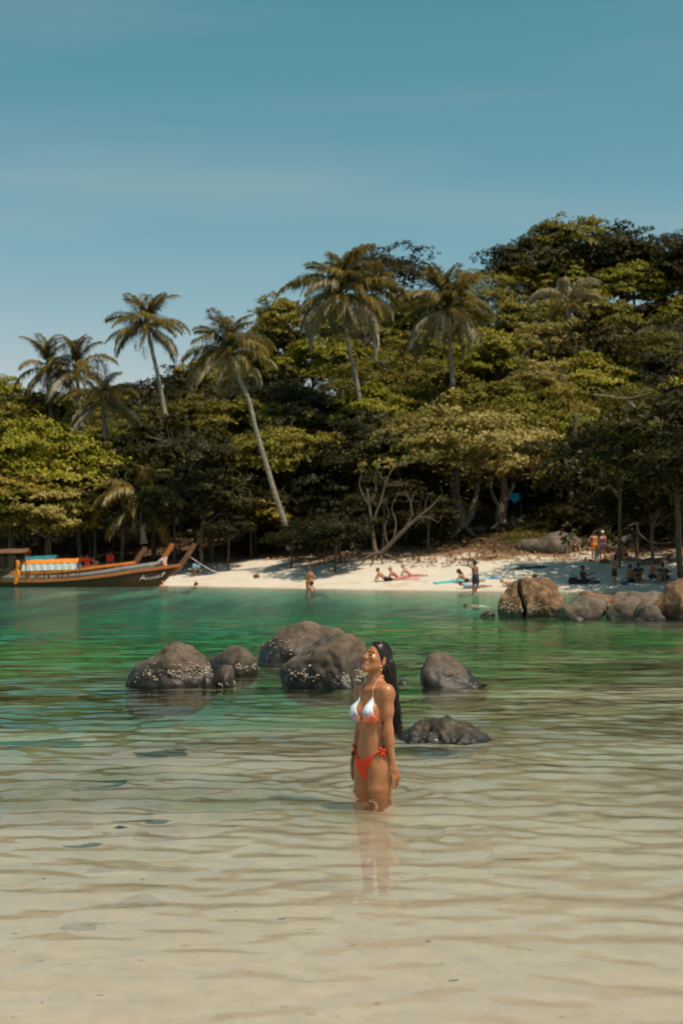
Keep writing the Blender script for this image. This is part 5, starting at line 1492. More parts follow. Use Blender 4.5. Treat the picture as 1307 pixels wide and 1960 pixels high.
# ------------------------------------------------------------------ things lying about on the beach
def towel(px, d, w, l, rz, mt, label):
    x = (px - 653.5) / F_PX * d
    n, m_ = 14, 8
    V = []
    for i in range(n + 1):
        for j in range(m_ + 1):
            u, v = (i / n - 0.5) * l, (j / m_ - 0.5) * w
            wx, wy = x + u * math.cos(rz) - v * math.sin(rz), d + u * math.sin(rz) + v * math.cos(rz)
            V.append((wx - x, wy - d, gz(wx, wy) + 0.03 + 0.012 * math.sin(i * 1.7 + j)))
    V = np.array(V); V[:, 2] -= gz(x, d)
    F = []
    for i in range(n):
        for j in range(m_):
            a = i * (m_ + 1) + j
            F.append((a, a + m_ + 1, a + m_ + 2, a + 1))
    B = len(V)
    V2 = np.concatenate([V, V - [0, 0, 0.014]])
    F2 = F + [(q[3] + B, q[2] + B, q[1] + B, q[0] + B) for q in F]
    rim = [i * (m_ + 1) for i in range(n + 1)] + [n * (m_ + 1) + j for j in range(1, m_ + 1)] + [i * (m_ + 1) + m_ for i in range(n - 1, -1, -1)] + [j for j in range(m_ - 1, 0, -1)]
    for a, b in zip(rim, rim[1:] + rim[:1]): F2.append((b, a, a + B, b + B))
    mb = MB(); mb.add(V2, F2)
    o = mb.build('beach_towel', mt, None, smooth=True, loc=(x, d, gz(x, d)))
    tag(o, label, 'towel', 'beach towels')
towel(866, 73.0, 1.0, 1.9, 0.06, CL['turquoise'], 'turquoise towel spread on the sand left of the standing man')
towel(930, 73.4, 0.9, 1.6, 0.05, CL['blue'], 'pale blue towel spread on the sand right of the standing man')
towel(785, 76.4, 0.9, 1.9, 1.6, CL['pink'], 'pink towel under the blond sunbather near the twisted tree')
towel(1014, 76.5, 0.9, 1.7, 0.1, CL['black'], 'dark towel lying higher up the sand behind the tallest brown boulder')
def lump(name, px, d, parts, mt, label, cat, sub=None, group=None, handle=True):
    x = (px - 653.5) / F_PX * d
    s = SDF()
    for c, r in parts: s.ell(c, r, 0.06)
    V, F = s.mesh_arrays(0.02, smooth=1)
    V = V + vnormals(V, F) * (0.03 * fbm3(V * 1.0, 7, len(parts), 3))[:, None]
    o = link(name, mesh_np(name, V, F), mt, loc=(x, d, gz(x, d) - 0.02))
    if handle:
        c, r = parts[0]
        mb = MB(); mb.tube([(c[0] + r[0] * 0.8 * math.cos(a), c[1] - r[1] * 0.3, c[2] + r[2] * 0.7 + 0.14 * math.sin(a)) for a in np.linspace(0, PI, 9)], 0.014, 5)
        mb.build('strap', M['dark_cloth'], o)
    tag(o, label, cat, group)
lump('beach_bag', 1096, 69.2, [((0, 0, 0.16), (0.26, 0.2, 0.2)), ((0.28, 0.02, 0.1), (0.2, 0.16, 0.13))], M['dark_cloth'], 'dark bag on the sand just left of the sitting person in black', 'bag')
lump('beach_bag', 1138, 69.0, [((0, 0, 0.07), (0.24, 0.15, 0.09))], M['dark_cloth'], 'flat black bag on the sand just right of the sitting person in black', 'bag')
lump('beach_bag', 999, 75.8, [((0, 0, 0.1), (0.2, 0.16, 0.12)), ((0.22, 0, 0.07), (0.18, 0.14, 0.09))], M['blue_bag'], 'dark blue bag beside the dark towel behind the tallest brown boulder', 'bag')
lump('white_bag', 985, 73.0, [((0, 0, 0.16), (0.14, 0.1, 0.18)), ((0.05, 0, 0.3), (0.08, 0.06, 0.1))], M['white_cloth'], 'white bag standing on the bright sand behind the flat sunbather', 'bag')
lump('beach_bag', 1193, 67.9, [((0, 0, 0.1), (0.2, 0.16, 0.13))], M['blue_bag'], 'bluish bag in the shade between the standing child and the sitters', 'bag')
lump('coconut', 1022, 72.0, [((0, 0, 0.12), (0.13, 0.13, 0.15))], M['wood_brown'], 'single brown coconut on the sand above the tallest brown boulder', 'coconut', handle=False)
lump('coconut', 491, 83.5, [((0, 0, 0.12), (0.2, 0.14, 0.15))], M['wood_brown'], 'dark round log end on the sand right of the leaning palm foot', 'log', handle=False)
def srock(px, d, rx, rz_, label, mt='grey_rock', seed=0):
    x = (px - 653.5) / F_PX * d
    zz = gz(x, d)
    s = SDF(); s.ell((0, 0, 0), (rx, rx * 0.8, rz_), 0.1); s.ell((rx * 0.4, 0.1, -0.05), (rx * 0.7, rx * 0.7, rz_ * 0.8), 0.1)
    V, F = s.mesh_arrays(max(0.03, rx / 14), smooth=1)
    V = V + vnormals(V, F) * (rx * 0.22 * fbm3(V, 1.6 / rx, seed, 4))[:, None]
    tag(link('beach_rock', mesh_np('beach_rock', V, F), M[mt], loc=(x, d, zz)), label, 'rock', 'rocks on the sand')
srock(1156, 77.0, 0.30, 0.22, 'small pale rock at the feet of the woman in the white cap', seed=61)
srock(1204, 83.0, 0.8, 0.7, 'grey rock behind the sitting couple', seed=62)
srock(1172, 82.5, 0.5, 0.45, 'dark grey rock between the standing pair and the sitting couple', seed=63)
srock(1252, 75.0, 0.75, 0.4, 'long pale rock in the light behind the drooping twigs', seed=64)
srock(1292, 76.0, 0.6, 0.4, 'pale rock at the right edge behind the drooping twigs', seed=65)
srock(1068, 84.5, 1.5, 0.9, 'broad mound of sand, greyed for its shade, at the back of the beach', seed=66)  # sand mound in rock grey; the grey stands for its shade
srock(1020, 86.0, 1.1, 0.6, 'grey rock left of the broad mound at the back of the sand', seed=67)
srock(917, 92.5, 0.45, 0.28, 'whitish stone block on the grass between the two thick trunks', seed=68)
srock(985, 93.5, 0.6, 0.35, 'pale stone on the grass below the blue cloths', seed=69)
# blue cloths hung in the clearing
r0 = at(982, 955, 93.0)
rt = empty('hung_clothes', (r0.x, 93.0, gz(r0.x, 93.0)))
zt = r0.z - rt.location.z
p = MB(); p.tube([(-0.5, 0, -0.1), (-0.48, 0, zt + 0.45)], 0.03, 6); p.build('pole', M['bark'], rt)
p = MB(); p.tube([(0.5, 0, -0.1), (0.48, 0, zt + 0.45)], 0.03, 6); p.build('pole', M['bark'], rt)
p = MB(); p.tube([(-0.5, 0, zt + 0.42), (0, 0, zt + 0.36), (0.5, 0, zt + 0.42)], 0.012, 5); p.build('line', M['bark'], rt)
M['bright_blue'] = noise_mat('bright_blue_cloth', (0.0, 0.22, 0.40), (0.01, 0.36, 0.58), 8, 0.7, 0.2)
for k, (x, w, hgt) in enumerate(((-0.22, 0.16, 0.45), (0.06, 0.14, 0.62), (0.26, 0.12, 0.5))):
    mb = MB(); vs, fs = [], []
    for i in range(7):
        for j in range(6):
            vs.append((x + (i / 6 - 0.5) * 2 * w, 0.035 * math.sin(i * 1.9 + k) + 0.02 * j / 5, zt + 0.38 - hgt * j / 5))
    for i in range(6):
        for j in range(5):
            a = i * 6 + j
            fs.append((a, a + 1, a + 7, a + 6))
    B = len(vs); vs2 = vs + [(a, b + 0.015, c) for a, b, c in vs]
    fs2 = fs + [tuple(reversed([q + B for q in f])) for f in fs]
    rim = [i * 6 for i in range(7)] + [36 + j for j in range(1, 6)] + [i * 6 + 5 for i in range(5, -1, -1)] + [j for j in range(4, 0, -1)]
    for a, b in zip(rim, rim[1:] + rim[:1]): fs2.append((a, b, b + B, a + B))
    mb.add(vs2, fs2); mb.build('blue_cloth', M['bright_blue'], rt, smooth=True)
tag(rt, 'bright blue clothes hung on a line in the grassy clearing', 'washing line')
# ------------------------------------------------------------------ the woman standing in the water
WROT = math.radians(-50)
w0 = at(717, 1505, 8.75)
W = SDF()
WT = {}
def mir(f):
    for sd in (-1, 1): f(sd)
# torso
W.ell((0, 0.008, 0.865), (0.132, 0.092, 0.105), 0.04)
for sd in (-1, 1):
    W.ell((sd * 0.078, 0.004, 0.835), (0.074, 0.090, 0.115), 0.05)
    W.ell((sd * 0.062, 0.052, 0.835), (0.072, 0.070, 0.085), 0.04)
W.ell((0, -0.014, 0.965), (0.112, 0.078, 0.105), 0.06)
W.ell((0, 0.002, 1.055), (0.100, 0.072, 0.10), 0.06)
W.ell((0, 0.006, 1.165), (0.116, 0.088, 0.135), 0.06)
W.ell((0, 0.012, 1.255), (0.120, 0.074, 0.085), 0.06)
W.cone((-0.122, 0.012, 1.300), (0.122, 0.012, 1.300), 0.042, 0.042, 0.05)
for sd in (-1, 1):
    W.cone((sd * 0.03, 0.028, 1.355), (sd * 0.12, 0.020, 1.312), 0.040, 0.036, 0.05)
    W.ell((sd * 0.070, -0.082, 1.182), (0.050, 0.049, 0.050), 0.045, rot=(0.25, 0, sd * 0.15))
    # collar bones
    W.cone((sd * 0.018, -0.052, 1.318), (sd * 0.13, -0.028, 1.335), 0.009, 0.009, 0.03)
# belly line and navel
W.cone((0, -0.104, 1.11), (0, -0.101, 0.99), 0.006, 0.006, 0.02, sub=True)
W.ell((0, -0.098, 0.975), (0.007, 0.012, 0.010), 0.012, sub=True)
# neck and nape
W.cone((0, 0.022, 1.30), (0.002, 0.032, 1.450), 0.050, 0.045, 0.035)
for sd in (-1, 1):
    W.cone((sd * 0.014, -0.035, 1.325), (sd * 0.050, 0.02, 1.44), 0.012, 0.013, 0.02)
# legs
for sd in (-1, 1):
    W.cone((sd * 0.074, 0.004, 0.815), (sd * 0.076, -0.012, 0.46), 0.084, 0.054, 0.03)
    W.ell((sd * 0.075, -0.018, 0.64), (0.060, 0.072, 0.16), 0.05)
    W.cone((sd * 0.082, -0.010, 0.47), (sd * 0.082, 0.016, 0.33), 0.054, 0.052, 0.03)
    W.cone((sd * 0.082, 0.016, 0.33), (sd * 0.080, 0.022, 0.08), 0.052, 0.033, 0.03)
    W.cone((sd * 0.080, 0.04, 0.035), (sd * 0.088, -0.13, 0.025), 0.034, 0.026, 0.03)
# left arm (nearer the camera), right arm (behind the torso)
def arm(sh_, el, wr, sd):
    sh_, el, wr = map(np.array, (sh_, el, wr))
    W.ell(sh_ + [0, 0, -0.004], (0.036, 0.038, 0.042), 0.045)
    m1 = sh_ + (el - sh_) * 0.45
    W.cone(sh_, m1, 0.0355, 0.033, 0.04); W.cone(m1, el, 0.033, 0.028, 0.04)
    m2 = el + (wr - el) * 0.3
    W.cone(el, m2, 0.028, 0.0295, 0.04); W.cone(m2, wr, 0.0295, 0.020, 0.03)
arm((0.142, 0.014, 1.302), (0.160, 0.004, 1.072), (0.178, 0.026, 0.868), 1)
arm((-0.146, 0.012, 1.300), (-0.190, 0.045, 1.075), (-0.212, 0.010, 0.885), -1)
def hand(wr, fdir, across, palm_n, curls, thumb_side, spread=0.10):
    """wr wrist, fdir along the hand, across towards the index finger, palm_n out of the palm"""
    wr, f, a, p = np.array(wr), un(fdir), un(across), un(palm_n)
    W.cone(wr, wr + f * 0.030, 0.022, 0.024, 0.012)
    kn = []
    for q, (off, ln) in enumerate(((0.028, 0.070), (0.0095, 0.078), (-0.009, 0.073), (-0.026, 0.058))):
        k0 = wr + f * (0.082 - 0.004 * abs(q - 1.2)) + a * off
        W.cone(wr + f * 0.022 + a * off * 0.55, k0, 0.0145, 0.0105, 0.010)
        d = f + a * (off / 0.028) * spread
        c = curls[q]
        d1 = un(d * math.cos(c * 0.6) + p * math.sin(c * 0.6)); d2 = un(d * math.cos(c * 1.3) + p * math.sin(c * 1.3)); d3 = un(d * math.cos(c * 1.8) + p * math.sin(c * 1.8))
        k1 = k0 + d1 * ln * 0.45; k2 = k1 + d2 * ln * 0.30; k3 = k2 + d3 * ln * 0.25
        W.cone(k0, k1, 0.0092, 0.0082, 0.004); W.cone(k1, k2, 0.0082, 0.0074, 0.003); W.cone(k2, k3, 0.0074, 0.0060, 0.003)
    t0 = wr + f * 0.020 + a * 0.020 * thumb_side
    t1 = t0 + un(f * 0.8 + a * 0.55 * thumb_side + p * 0.35) * 0.040
    t2 = t1 + un(f * 0.95 + a * 0.15 * thumb_side + p * 0.3) * 0.028
    t3 = t2 + un(f * 1.0 + p * 0.25) * 0.022
    W.cone(t0, t1, 0.0145, 0.0115, 0.012); W.cone(t1, t2, 0.0105, 0.0095, 0.003); W.cone(t2, t3, 0.0092, 0.0068, 0.003)
hand((0.178, 0.026, 0.868), (0.10, 0.30, -1), (-0.15, -1, -0.2), (-1, 0.2, 0), (0.10, 0.25, 0.42, 0.62), 1, 0.16)
hand((-0.212, 0.010, 0.885), (0.05, -0.12, -1), (0.15, -1, 0.1), (1, 0.2, 0), (0.3, 0.4, 0.45, 0.5), 1)
# head, in its own frame (front -y), tilted back
Hd = SDF()
Hd.ell((0, 0.012, 0.030), (0.072, 0.090, 0.084), 0.02)
Hd.ell((0, -0.028, -0.030), (0.058, 0.066, 0.080), 0.03)
Hd.ell((0, -0.073, -0.104), (0.021, 0.019, 0.017), 0.03)
for sd in (-1, 1):
    Hd.cone((sd * 0.054, 0.008, -0.050), (sd * 0.012, -0.070, -0.102), 0.018, 0.013, 0.025)
    Hd.ell((sd * 0.043, -0.062, -0.026), (0.020, 0.020, 0.015), 0.022)
    Hd.ell((sd * 0.032, -0.099, -0.004), (0.019, 0.014, 0.012), 0.014, sub=True)
    Hd.ell((sd * 0.031, -0.077, -0.007), (0.0150, 0.0115, 0.0105), 0.005)
    Hd.cone((sd * 0.012, -0.091, 0.010), (sd * 0.048, -0.078, 0.014), 0.0065, 0.006, 0.012)
    Hd.ell((sd * 0.0105, -0.096, -0.039), (0.0075, 0.009, 0.0065), 0.007)
    # ear: rim with a hollow
    Hd.ell((sd * 0.076, 0.014, -0.014), (0.010, 0.020, 0.031), 0.006, rot=(0.15, 0, sd * 0.35))
    Hd.ell((sd * 0.085, 0.008, -0.010), (0.006, 0.010, 0.017), 0.005, rot=(0.15, 0, sd * 0.35), sub=True)
Hd.cone((0, -0.090, 0.006), (0, -0.107, -0.034), 0.0080, 0.0092, 0.012)
for pts, r in ((((-0.024, -0.083, -0.0715), (-0.008, -0.0905, -0.067)), 0.0058), (((-0.008, -0.0905, -0.067), (0.008, -0.0905, -0.067)), 0.0060), (((0.008, -0.0905, -0.067), (0.024, -0.083, -0.0715)), 0.0058)):
    Hd.cone(pts[0], pts[1], r * 0.9, r, 0.005)
Hd.cone((-0.019, -0.085, -0.0785), (0, -0.0895, -0.0805), 0.0050, 0.0064, 0.005)
Hd.cone((0, -0.0895, -0.0805), (0.019, -0.085, -0.0785), 0.0064, 0.0050, 0.005)
Hd.cone((-0.026, -0.087, -0.0742), (0.026, -0.087, -0.0742), 0.0016, 0.0016, 0.003, sub=True)
HS = 0.96
HT = Matrix.Translation((0.004, 0.034, 1.512)) @ Euler((math.radians(-25), 0, math.radians(-4))).to_matrix().to_4x4() @ Matrix.Scale(HS, 4)
HTi = np.array(HT.inverted())
_hd = list(Hd.p)
def head_field(P):
    Q = P @ HTi[:3, :3].T + HTi[:3, 3]
    return Hd.eval(Q, 0.3) * HS
hc = np.array(HT.translation)
W.fn(head_field, 0.022, False, hc - 0.135, hc + 0.135)

WV, WF = W.mesh_arrays(0.0034, smooth=2)
woman_me = mesh_np('person', WV, WF)
base_c = np.array([0.375, 0.150, 0.060])
col = np.tile(base_c, (len(WV), 1))
Q = WV @ HTi[:3, :3].T + HTi[:3, 3]
def dab(c, pts, r, soft, space=None):
    S = Q if space is None else space
    d = np.full(len(S), 9.0)
    for a, b in zip(pts[:-1], pts[1:]):
        a, b = np.array(a), np.array(b)
        ab = b - a; h = np.clip(((S - a) @ ab) / max(ab @ ab, 1e-9), 0, 1)
        d = np.minimum(d, np.linalg.norm(S - a - h[:, None] * ab, axis=1))
    t = np.clip((r + soft - d) / soft, 0, 1)[:, None]
    col[:] = col * (1 - t) + np.array(c) * t
dab((0.40, 0.115, 0.075), [(-0.024, -0.085, -0.073), (0, -0.098, -0.068), (0.024, -0.085, -0.073)], 0.005, 0.004)
dab((0.42, 0.125, 0.080), [(-0.019, -0.087, -0.079), (0, -0.098, -0.081), (0.019, -0.087, -0.079)], 0.006, 0.004)
for sd in (-1, 1):
    dab((0.035, 0.02, 0.012), [(sd * 0.013, -0.096, 0.012), (sd * 0.032, -0.091, 0.019), (sd * 0.050, -0.078, 0.013)], 0.0036, 0.003)
    dab((0.03, 0.018, 0.012), [(sd * 0.017, -0.086, -0.010), (sd * 0.031, -0.090, -0.0145), (sd * 0.046, -0.080, -0.010)], 0.0022, 0.003)
dab((0.12, 0.06, 0.035), [(0.078, -0.066, 1.075), (0.080, -0.066, 1.078)], 0.006, 0.004, WV)
set_col(woman_me, 'Col', col)
m, nt, b = new_mat('wet_tanned_skin')
vc = nt.nodes.new('ShaderNodeVertexColor'); vc.layer_name = 'Col'
n = nt.nodes.new('ShaderNodeTexNoise'); n.inputs['Scale'].default_value = 16; n.inputs['Detail'].default_value = 4
tcd = nt.nodes.new('ShaderNodeTexCoord'); nt.links.new(tcd.outputs['Object'], n.inputs['Vector'])
mr = nt.nodes.new('ShaderNodeMapRange'); mr.inputs[1].default_value = 0.3; mr.inputs[2].default_value = 0.7; mr.inputs[3].default_value = 0.80; mr.inputs[4].default_value = 1.14; nt.links.new(n.outputs[0], mr.inputs[0])
mu = nt.nodes.new('ShaderNodeMix'); mu.data_type = 'RGBA'; mu.blend_type = 'MULTIPLY'; mu.inputs[0].default_value = 1
nt.links.new(vc.outputs[0], mu.inputs[6]); nt.links.new(mr.outputs[0], mu.inputs[7]); nt.links.new(mu.outputs[2], b.inputs['Base Color'])
nr = nt.nodes.new('ShaderNodeTexNoise'); nr.inputs['Scale'].default_value = 34; nr.inputs['Detail'].default_value = 5; nt.links.new(tcd.outputs['Object'], nr.inputs['Vector'])
rr_m = nt.nodes.new('ShaderNodeMapRange'); rr_m.inputs[1].default_value = 0.35; rr_m.inputs[2].default_value = 0.65; rr_m.inputs[3].default_value = 0.28; rr_m.inputs[4].default_value = 0.56; nt.links.new(nr.outputs[0], rr_m.inputs[0]); nt.links.new(rr_m.outputs[0], b.inputs['Roughness'])
sb_ = nt.nodes.new('ShaderNodeBump'); sb_.inputs['Strength'].default_value = 0.25; sb_.inputs['Distance'].default_value = 0.002; nt.links.new(nr.outputs[0], sb_.inputs['Height']); nt.links.new(sb_.outputs[0], b.inputs['Normal'])
b.inputs['Specular IOR Level'].default_value = 0.5
b.inputs['Subsurface Weight'].default_value = 0.12
b.inputs['Subsurface Radius'].default_value = (0.012, 0.005, 0.003)
b.inputs['Subsurface Scale'].default_value = 1.0
woman = link('person', woman_me, m, loc=(w0.x - 0.010, 8.75, -0.700), rot=(0, 0, WROT), scale=(0.855, 0.89, 0.985))
tag(woman, 'woman in tie dye bikini top and red bottom standing thigh deep in front', 'person')

def wnorm(P):
    e = 0.004
    g = np.stack([W.eval(P + np.eye(3)[i] * e) - W.eval(P - np.eye(3)[i] * e) for i in range(3)], -1)
    return g / np.maximum(np.linalg.norm(g, axis=-1, keepdims=True), 1e-9)
def cling(P, off, it=5):
    P = np.array(P, float)
    for _ in range(it):
        P = P - wnorm(P) * (W.eval(P) - off)[..., None]
    return P
def march(P, dirs, off):
    P = np.array(P, float)
    for _ in range(30):
        P = P + dirs * (W.eval(P) - off)[..., None] * 0.9
    return P
def sheet(name, G, mat_, thick=0.0035):
    """G (a,b,3) grid of points already on the body: a sheet with thickness"""
    a, b_, _ = G.shape
    V = G.reshape(-1, 3); Nn = wnorm(V)
    F = grid_faces(a, b_)
    V2 = np.concatenate([V + Nn * thick, V - Nn * 0.004])
    k = a * b_
    rim = [j for j in range(b_)] + [i * b_ + b_ - 1 for i in range(1, a)] + [(a - 1) * b_ + j for j in range(b_ - 2, -1, -1)] + [i * b_ for i in range(a - 2, 0, -1)]
    R = np.array([(q, p, p + k, q + k) for p, q in zip(rim, rim[1:] + rim[:1])])
    F2 = np.concatenate([F, F[:, ::-1] + k, R])
    me = bpy.data.meshes.new(name)
    me.from_pydata([tuple(v) for v in V2], [], [tuple(f) for f in F2])
    import bmesh
    bm = bmesh.new(); bm.from_mesh(me); bmesh.ops.recalc_face_normals(bm, faces=bm.faces); bm.to_mesh(me); bm.free()
    me.shade_smooth()
    return link(name, me, mat_, woman)
def cord(name, pts, r, mat_, off=0.003, n=6, steps=7):
    P = np.array([tuple(q) for q in wobble(pts, 0, 0, steps)])
    P = cling(P, off + r * 0.4)
    mb = MB(); mb.tube([tuple(p) for p in P], r, n)
    return mb.build(name, mat_, woman, smooth=True)
# tie-dye cloth
m, nt, b = new_mat('tie_dye_cloth')
t_ = nt.nodes.new('ShaderNodeTexCoord'); sx = nt.nodes.new('ShaderNodeSeparateXYZ'); nt.links.new(t_.outputs['Object'], sx.inputs[0])
n = nt.nodes.new('ShaderNodeTexNoise'); n.inputs['Scale'].default_value = 22; n.inputs['Detail'].default_value = 3; n.inputs['Distortion'].default_value = 1.2; nt.links.new(t_.outputs['Object'], n.inputs['Vector'])
m1 = nt.nodes.new('ShaderNodeMath'); m1.operation = 'MULTIPLY_ADD'; m1.inputs[1].default_value = 6.5; m1.inputs[2].default_value = -7.62; nt.links.new(sx.outputs['Z'], m1.inputs[0])
m1b = nt.nodes.new('ShaderNodeMath'); m1b.operation = 'MULTIPLY_ADD'; m1b.inputs[1].default_value = -2.0; nt.links.new(sx.outputs['X'], m1b.inputs[0]); nt.links.new(m1.outputs[0], m1b.inputs[2])
m2 = nt.nodes.new('ShaderNodeMath'); m2.operation = 'MULTIPLY_ADD'; m2.inputs[1].default_value = 1.0; nt.links.new(n.outputs[0], m2.inputs[0]); nt.links.new(m1b.outputs[0], m2.inputs[2])
rr = ramp(nt, [(0.0, (0.60, 0.10, 0.05)), (0.22, (0.74, 0.22, 0.07)), (0.34, (0.70, 0.34, 0.30)), (0.44, (0.36, 0.20, 0.52)), (0.55, (0.42, 0.56, 0.72)), (0.72, (0.72, 0.76, 0.80)), (1.0, (0.52, 0.66, 0.76))])
nt.links.new(m2.outputs[0], rr.inputs[0]); nt.links.new(rr.outputs[0], b.inputs['Base Color']); b.inputs['Roughness'].default_value = 0.7
M['tie_dye'] = m
M['pale_strap'] = noise_mat('pale_strap', (0.62, 0.32, 0.20), (0.74, 0.46, 0.32), 30, 0.7, 0.1)
M['red_bikini'] = noise_mat('red_bikini', (0.62, 0.030, 0.010), (0.74, 0.055, 0.014), 40, 0.6, 0.15, dist=0.002)
for sd in (-1, 1):
    G = np.zeros((15, 15, 3))
    A, B_, C_ = np.array([0.078, 1.285]), np.array([0.020, 1.130]), np.array([0.142, 1.128])
    for i in range(15):
        for j in range(15):
            s_, u_ = i / 14, j / 14
            s2 = max(s_, 0.04)
            p = A * (1 - s2) + (B_ * (1 - u_) + C_ * u_) * s2
            p[0] += 0.010 * math.sin(PI * s_) * (u_ - 0.5) * 2
            p[1] -= 0.008 * math.sin(PI * u_) * s_
            G[i, j] = (sd * p[0], -0.22, p[1])
    d_ = np.zeros_like(G); d_[..., 0] = -G[..., 0] * 2.2; d_[..., 1] = 1; d_ /= np.linalg.norm(d_, axis=-1, keepdims=True)
    G[..., 0] += G[..., 0] * 2.2 * 0.10
    G = march(G, d_, 0.004)
    sheet('bikini_cup', G, M['tie_dye'])
    cord('neck_strap', [(sd * 0.076, -0.095, 1.285), (sd * 0.070, -0.062, 1.335), (sd * 0.058, -0.020, 1.372), (sd * 0.045, 0.03, 1.395), (sd * 0.018, 0.07, 1.40)], 0.0029, M['pale_strap'])
    cord('back_strap', [(sd * 0.140, -0.05, 1.128), (sd * 0.142, 0.0, 1.128), (sd * 0.11, 0.07, 1.13), (sd * 0.04, 0.10, 1.13), (0, 0.10, 1.13)], 0.0040, M['dark_cloth'] if sd > 0 else M['pale_strap'])
cord('centre_string', [(-0.024, -0.09, 1.132), (0, -0.10, 1.131), (0.024, -0.09, 1.132)], 0.0040, M['pale_strap'])
for face, nm in ((-1, 'bikini_front'), (1, 'bikini_back')):
    G = np.zeros((17, 15, 3))
    for i in range(17):
        for j in range(15):
            s_, u_ = i / 16, (j / 14 - 0.5) * 2
            hw = (0.112 if face < 0 else 0.120) * (1 - s_) ** (1.25 if face < 0 else 0.8) + 0.016
            zc = (0.898 if face < 0 else 0.925) - s_ * 0.135
            G[i, j] = (u_ * hw, face * 0.24, zc + 0.040 * u_ * u_ * (1 - s_) ** 1.5)
    d_ = np.zeros_like(G); d_[..., 0] = -G[..., 0] * 2.6; d_[..., 1] = -face; d_ /= np.linalg.norm(d_, axis=-1, keepdims=True)
    G[..., 0] += G[..., 0] * 2.6 * 0.10
    G = march(G, d_, 0.004)
    sheet(nm, G, M['red_bikini'])
for sd in (-1, 1):
    cord('side_string', [(sd * 0.115, -0.078, 0.937), (sd * 0.145, -0.035, 0.950), (sd * 0.158, 0.01, 0.957), (sd * 0.14, 0.06, 0.955), (sd * 0.11, 0.09, 0.955)], 0.0065, M['red_bikini'])
    c = cling(np.array([[sd * 0.150, -0.045, 0.952]]), 0.012)[0]
    mb = MB()
    mb.ball(c, (0.010, 0.010, 0.010), 8, 6)
    t1 = np.array([sd * 0.30, 0.95, -0.1]); t1 = un(t1)
    for s2 in (-1, 1):
        # loop and hanging tail of the bow
        lp = [c + t1 * s2 * q * 0.028 + np.array([sd * 0.012 * math.sin(q * PI), -0.006, 0.013 * math.sin(q * PI * 1.0) + (0.012 if s2 < 0 else -0.004) * q]) for q in np.linspace(0, 1, 6)]
        mb.tube([tuple(p) for p in lp], [0.004, 0.007, 0.009, 0.009, 0.007, 0.004], 7)
        tl = [c + t1 * s2 * q * 0.022 + np.array([sd * (0.008 + 0.004 * q), -0.004, -0.030 * q]) for q in np.linspace(0, 1, 5)]
        mb.tube([tuple(p) for p in tl], [0.004, 0.006, 0.0065, 0.006, 0.003], 6)
    mb.build('bow', M['red_bikini'], woman, smooth=True)
# wet dark hair: slick cap, falling mass and separate strands
m, nt, b = new_mat('wet_hair')
b.inputs['Base Color'].default_value = (0.012, 0.007, 0.005, 1); b.inputs['Roughness'].default_value = 0.34; b.inputs['Specular IOR Level'].default_value = 0.45
M['wet_hair'] = m
hs = SDF()
hs.ell((0, 0.014, 0.032), (0.078, 0.096, 0.090), 0.02)
hs.ell((0, 0.050, -0.030), (0.066, 0.062, 0.075), 0.03)
hs.transform(HT)
pn = np.array(HT.to_3x3() @ Vector((0, -0.80, -0.60))); pn /= np.linalg.norm(pn)
pc = np.array(HT @ Vector((0, -0.0155 * 0.8, -0.0155 * 0.6)))
pts = [(0.002, 0.085, 1.535), (0.012, 0.118, 1.440), (0.026, 0.140, 1.320), (0.036, 0.160, 1.180), (0.040, 0.168, 1.075)]
hs2 = SDF(); hs2.chain(pts, [0.056, 0.054, 0.040, 0.026, 0.010], 0.04)
V1, F1 = hs.mesh_arrays(0.005, crop=lambda P: (P - pc - pn * 0.008) @ pn, smooth=1)
V2, F2 = hs2.mesh_arrays(0.006, smooth=1)
V2 = V2 + vnormals(V2, F2) * (0.006 * np.sin(V2[:, 0] * 420 + V2[:, 2] * 12) + 0.010 * fbm3(V2 * np.array([1, 1, 0.2]), 40, 5, 2))[:, None]
mb = MB(); mb.add(V1, F1.tolist()); mb.add(V2, F2.tolist())
rgh = random.Random(8)
for k in range(150):
    a = rgh.uniform(0, 2 * PI)
    r = rgh.uniform(0.75, 1.12)
    q = []
    endz = rgh.uniform(1.02, 1.16) if k % 4 else rgh.uniform(0.99, 1.05)
    nseg = 12
    for i in range(nseg + 1):
        t = i / nseg
        z = 1.50 + (endz - 1.50) * t
        j = np.interp(z, [1.075, 1.18, 1.32, 1.44, 1.535], [0, 1, 2, 3, 4])
        c = np.array([np.interp(z, [1.0, 1.075, 1.18, 1.32, 1.44, 1.535], [p, *v]) for p, v in ((0.042, [pts[4][0], pts[3][0], pts[2][0], pts[1][0], pts[0][0]]), (0.170, [pts[4][1], pts[3][1], pts[2][1], pts[1][1], pts[0][1]]))])
        rad = np.interp(z, [1.0, 1.075, 1.18, 1.32, 1.44, 1.535], [0.024, 0.034, 0.040, 0.045, 0.053, 0.054]) * r
        wv = 0.007 * t * math.sin(t * 16 + k) + 0.016 * t * t * math.sin(t * 6 + k * 2.1)
        q.append((c[0] + rad * math.cos(a) + wv, c[1] + rad * math.sin(a) * 0.9 + wv * 0.7, z))
    mb.tube(q, [0.0052 * (1 - 0.75 * (i / nseg)) + 0.0006 for i in range(nseg + 1)], 5)
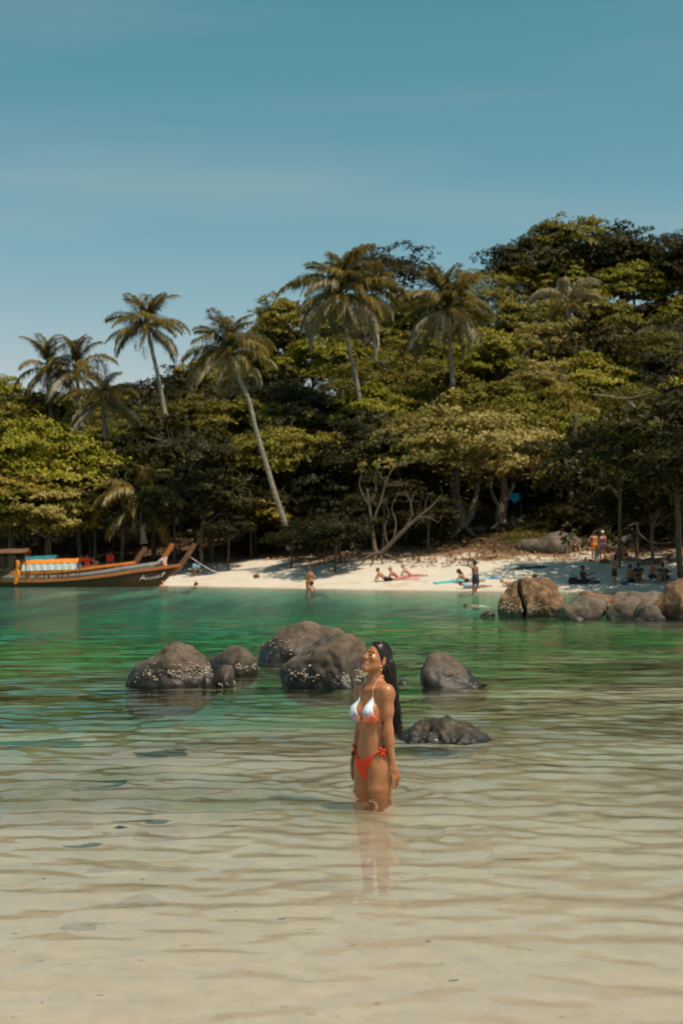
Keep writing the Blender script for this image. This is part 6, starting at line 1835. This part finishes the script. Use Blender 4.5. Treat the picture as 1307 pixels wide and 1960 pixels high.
for k in range(34):
    # loose wet ends drifting off the mass
    a = rgh.uniform(-0.9, 2.2); z0 = rgh.uniform(1.12, 1.36)
    j0 = np.interp(z0, [1.075, 1.18, 1.32, 1.44], [0.168, 0.160, 0.140, 0.118]); x0 = np.interp(z0, [1.075, 1.18, 1.32, 1.44], [0.040, 0.036, 0.026, 0.012])
    r0_ = np.interp(z0, [1.075, 1.18, 1.32, 1.44], [0.034, 0.040, 0.045, 0.053])
    ln_ = rgh.uniform(0.10, 0.24)
    q = [(x0 + math.cos(a) * (r0_ + 0.030 * t * t) + 0.006 * math.sin(t * 9 + k), j0 + math.sin(a) * (r0_ + 0.034 * t * t) + 0.006 * math.cos(t * 8 + k), z0 - ln_ * t) for t in np.linspace(0, 1, 9)]
    mb.tube(q, [0.0030 * (1 - 0.8 * i / 8) for i in range(9)], 4)
for k in range(40):
    # combed-back ridges over the skull
    a = rgh.uniform(-1.25, 1.25)
    q = []
    for i in range(9):
        t = 0.16 + i / 8 * 0.74
        th = t * PI
        p = Vector((math.sin(a) * math.sin(th) * 0.079, 0.014 - math.cos(th) * 0.097, 0.032 + math.cos(a) * math.sin(th) * 0.091))
        if p.y * -0.80 + p.z * -0.60 > 0.012: continue
        q.append(HT @ p)
    if len(q) > 2: mb.tube(q, 0.0026, 5)
# a loose wet strand pointing away at the tips
mb.tube(wobble([(0.04, 0.15, 1.12), (0.06, 0.19, 1.09), (0.075, 0.225, 1.065), (0.08, 0.245, 1.05)], 0.003, 4), 0.0022, 5)
mb.build('hair', M['wet_hair'], woman, smooth=True)
# hoop earrings, wrist watch
M['gold'] = noise_mat('gold', (0.70, 0.45, 0.16), (0.85, 0.60, 0.25), 30, 0.3, 0); M['gold'].node_tree.nodes['Principled BSDF'].inputs['Metallic'].default_value = 1
for sd in (-1, 1):
    c = np.array(HT @ Vector((sd * 0.080, 0.004, -0.060)))
    mb = MB(); mb.tube([(c[0], c[1] + 0.012 * math.sin(a), c[2] + 0.014 * math.cos(a)) for a in np.linspace(0, 2 * PI, 17)], 0.0021, 5)
    mb.build('earring', M['gold'], woman, smooth=True)
wc = np.array((-0.2105, 0.014, 0.903)); wd_ax = un(np.array((-0.212, 0.010, 0.885)) - np.array((-0.198, 0.045, 1.075)))
e1 = un(np.cross(wd_ax, [0, 1, 0])); e2 = np.cross(wd_ax, e1)
mb = MB()
for dz in (-0.008, 0.0, 0.008):
    mb.tube([tuple(wc + wd_ax * dz + (e1 * math.cos(a) + e2 * math.sin(a)) * 0.0262) for a in np.linspace(0, 2 * PI, 21)], 0.005, 5)
wb_ = mb.build('watch', M['dark_cloth'], woman, smooth=True)
mb = MB(); fd = un(np.array([-0.5, -0.85, 0])); cc = wc + fd * 0.030
mb.tube([tuple(cc - fd * 0.003), tuple(cc + fd * 0.004)], 0.013, 12); mb.build('watch_face', M['grey_paint'], wb_)
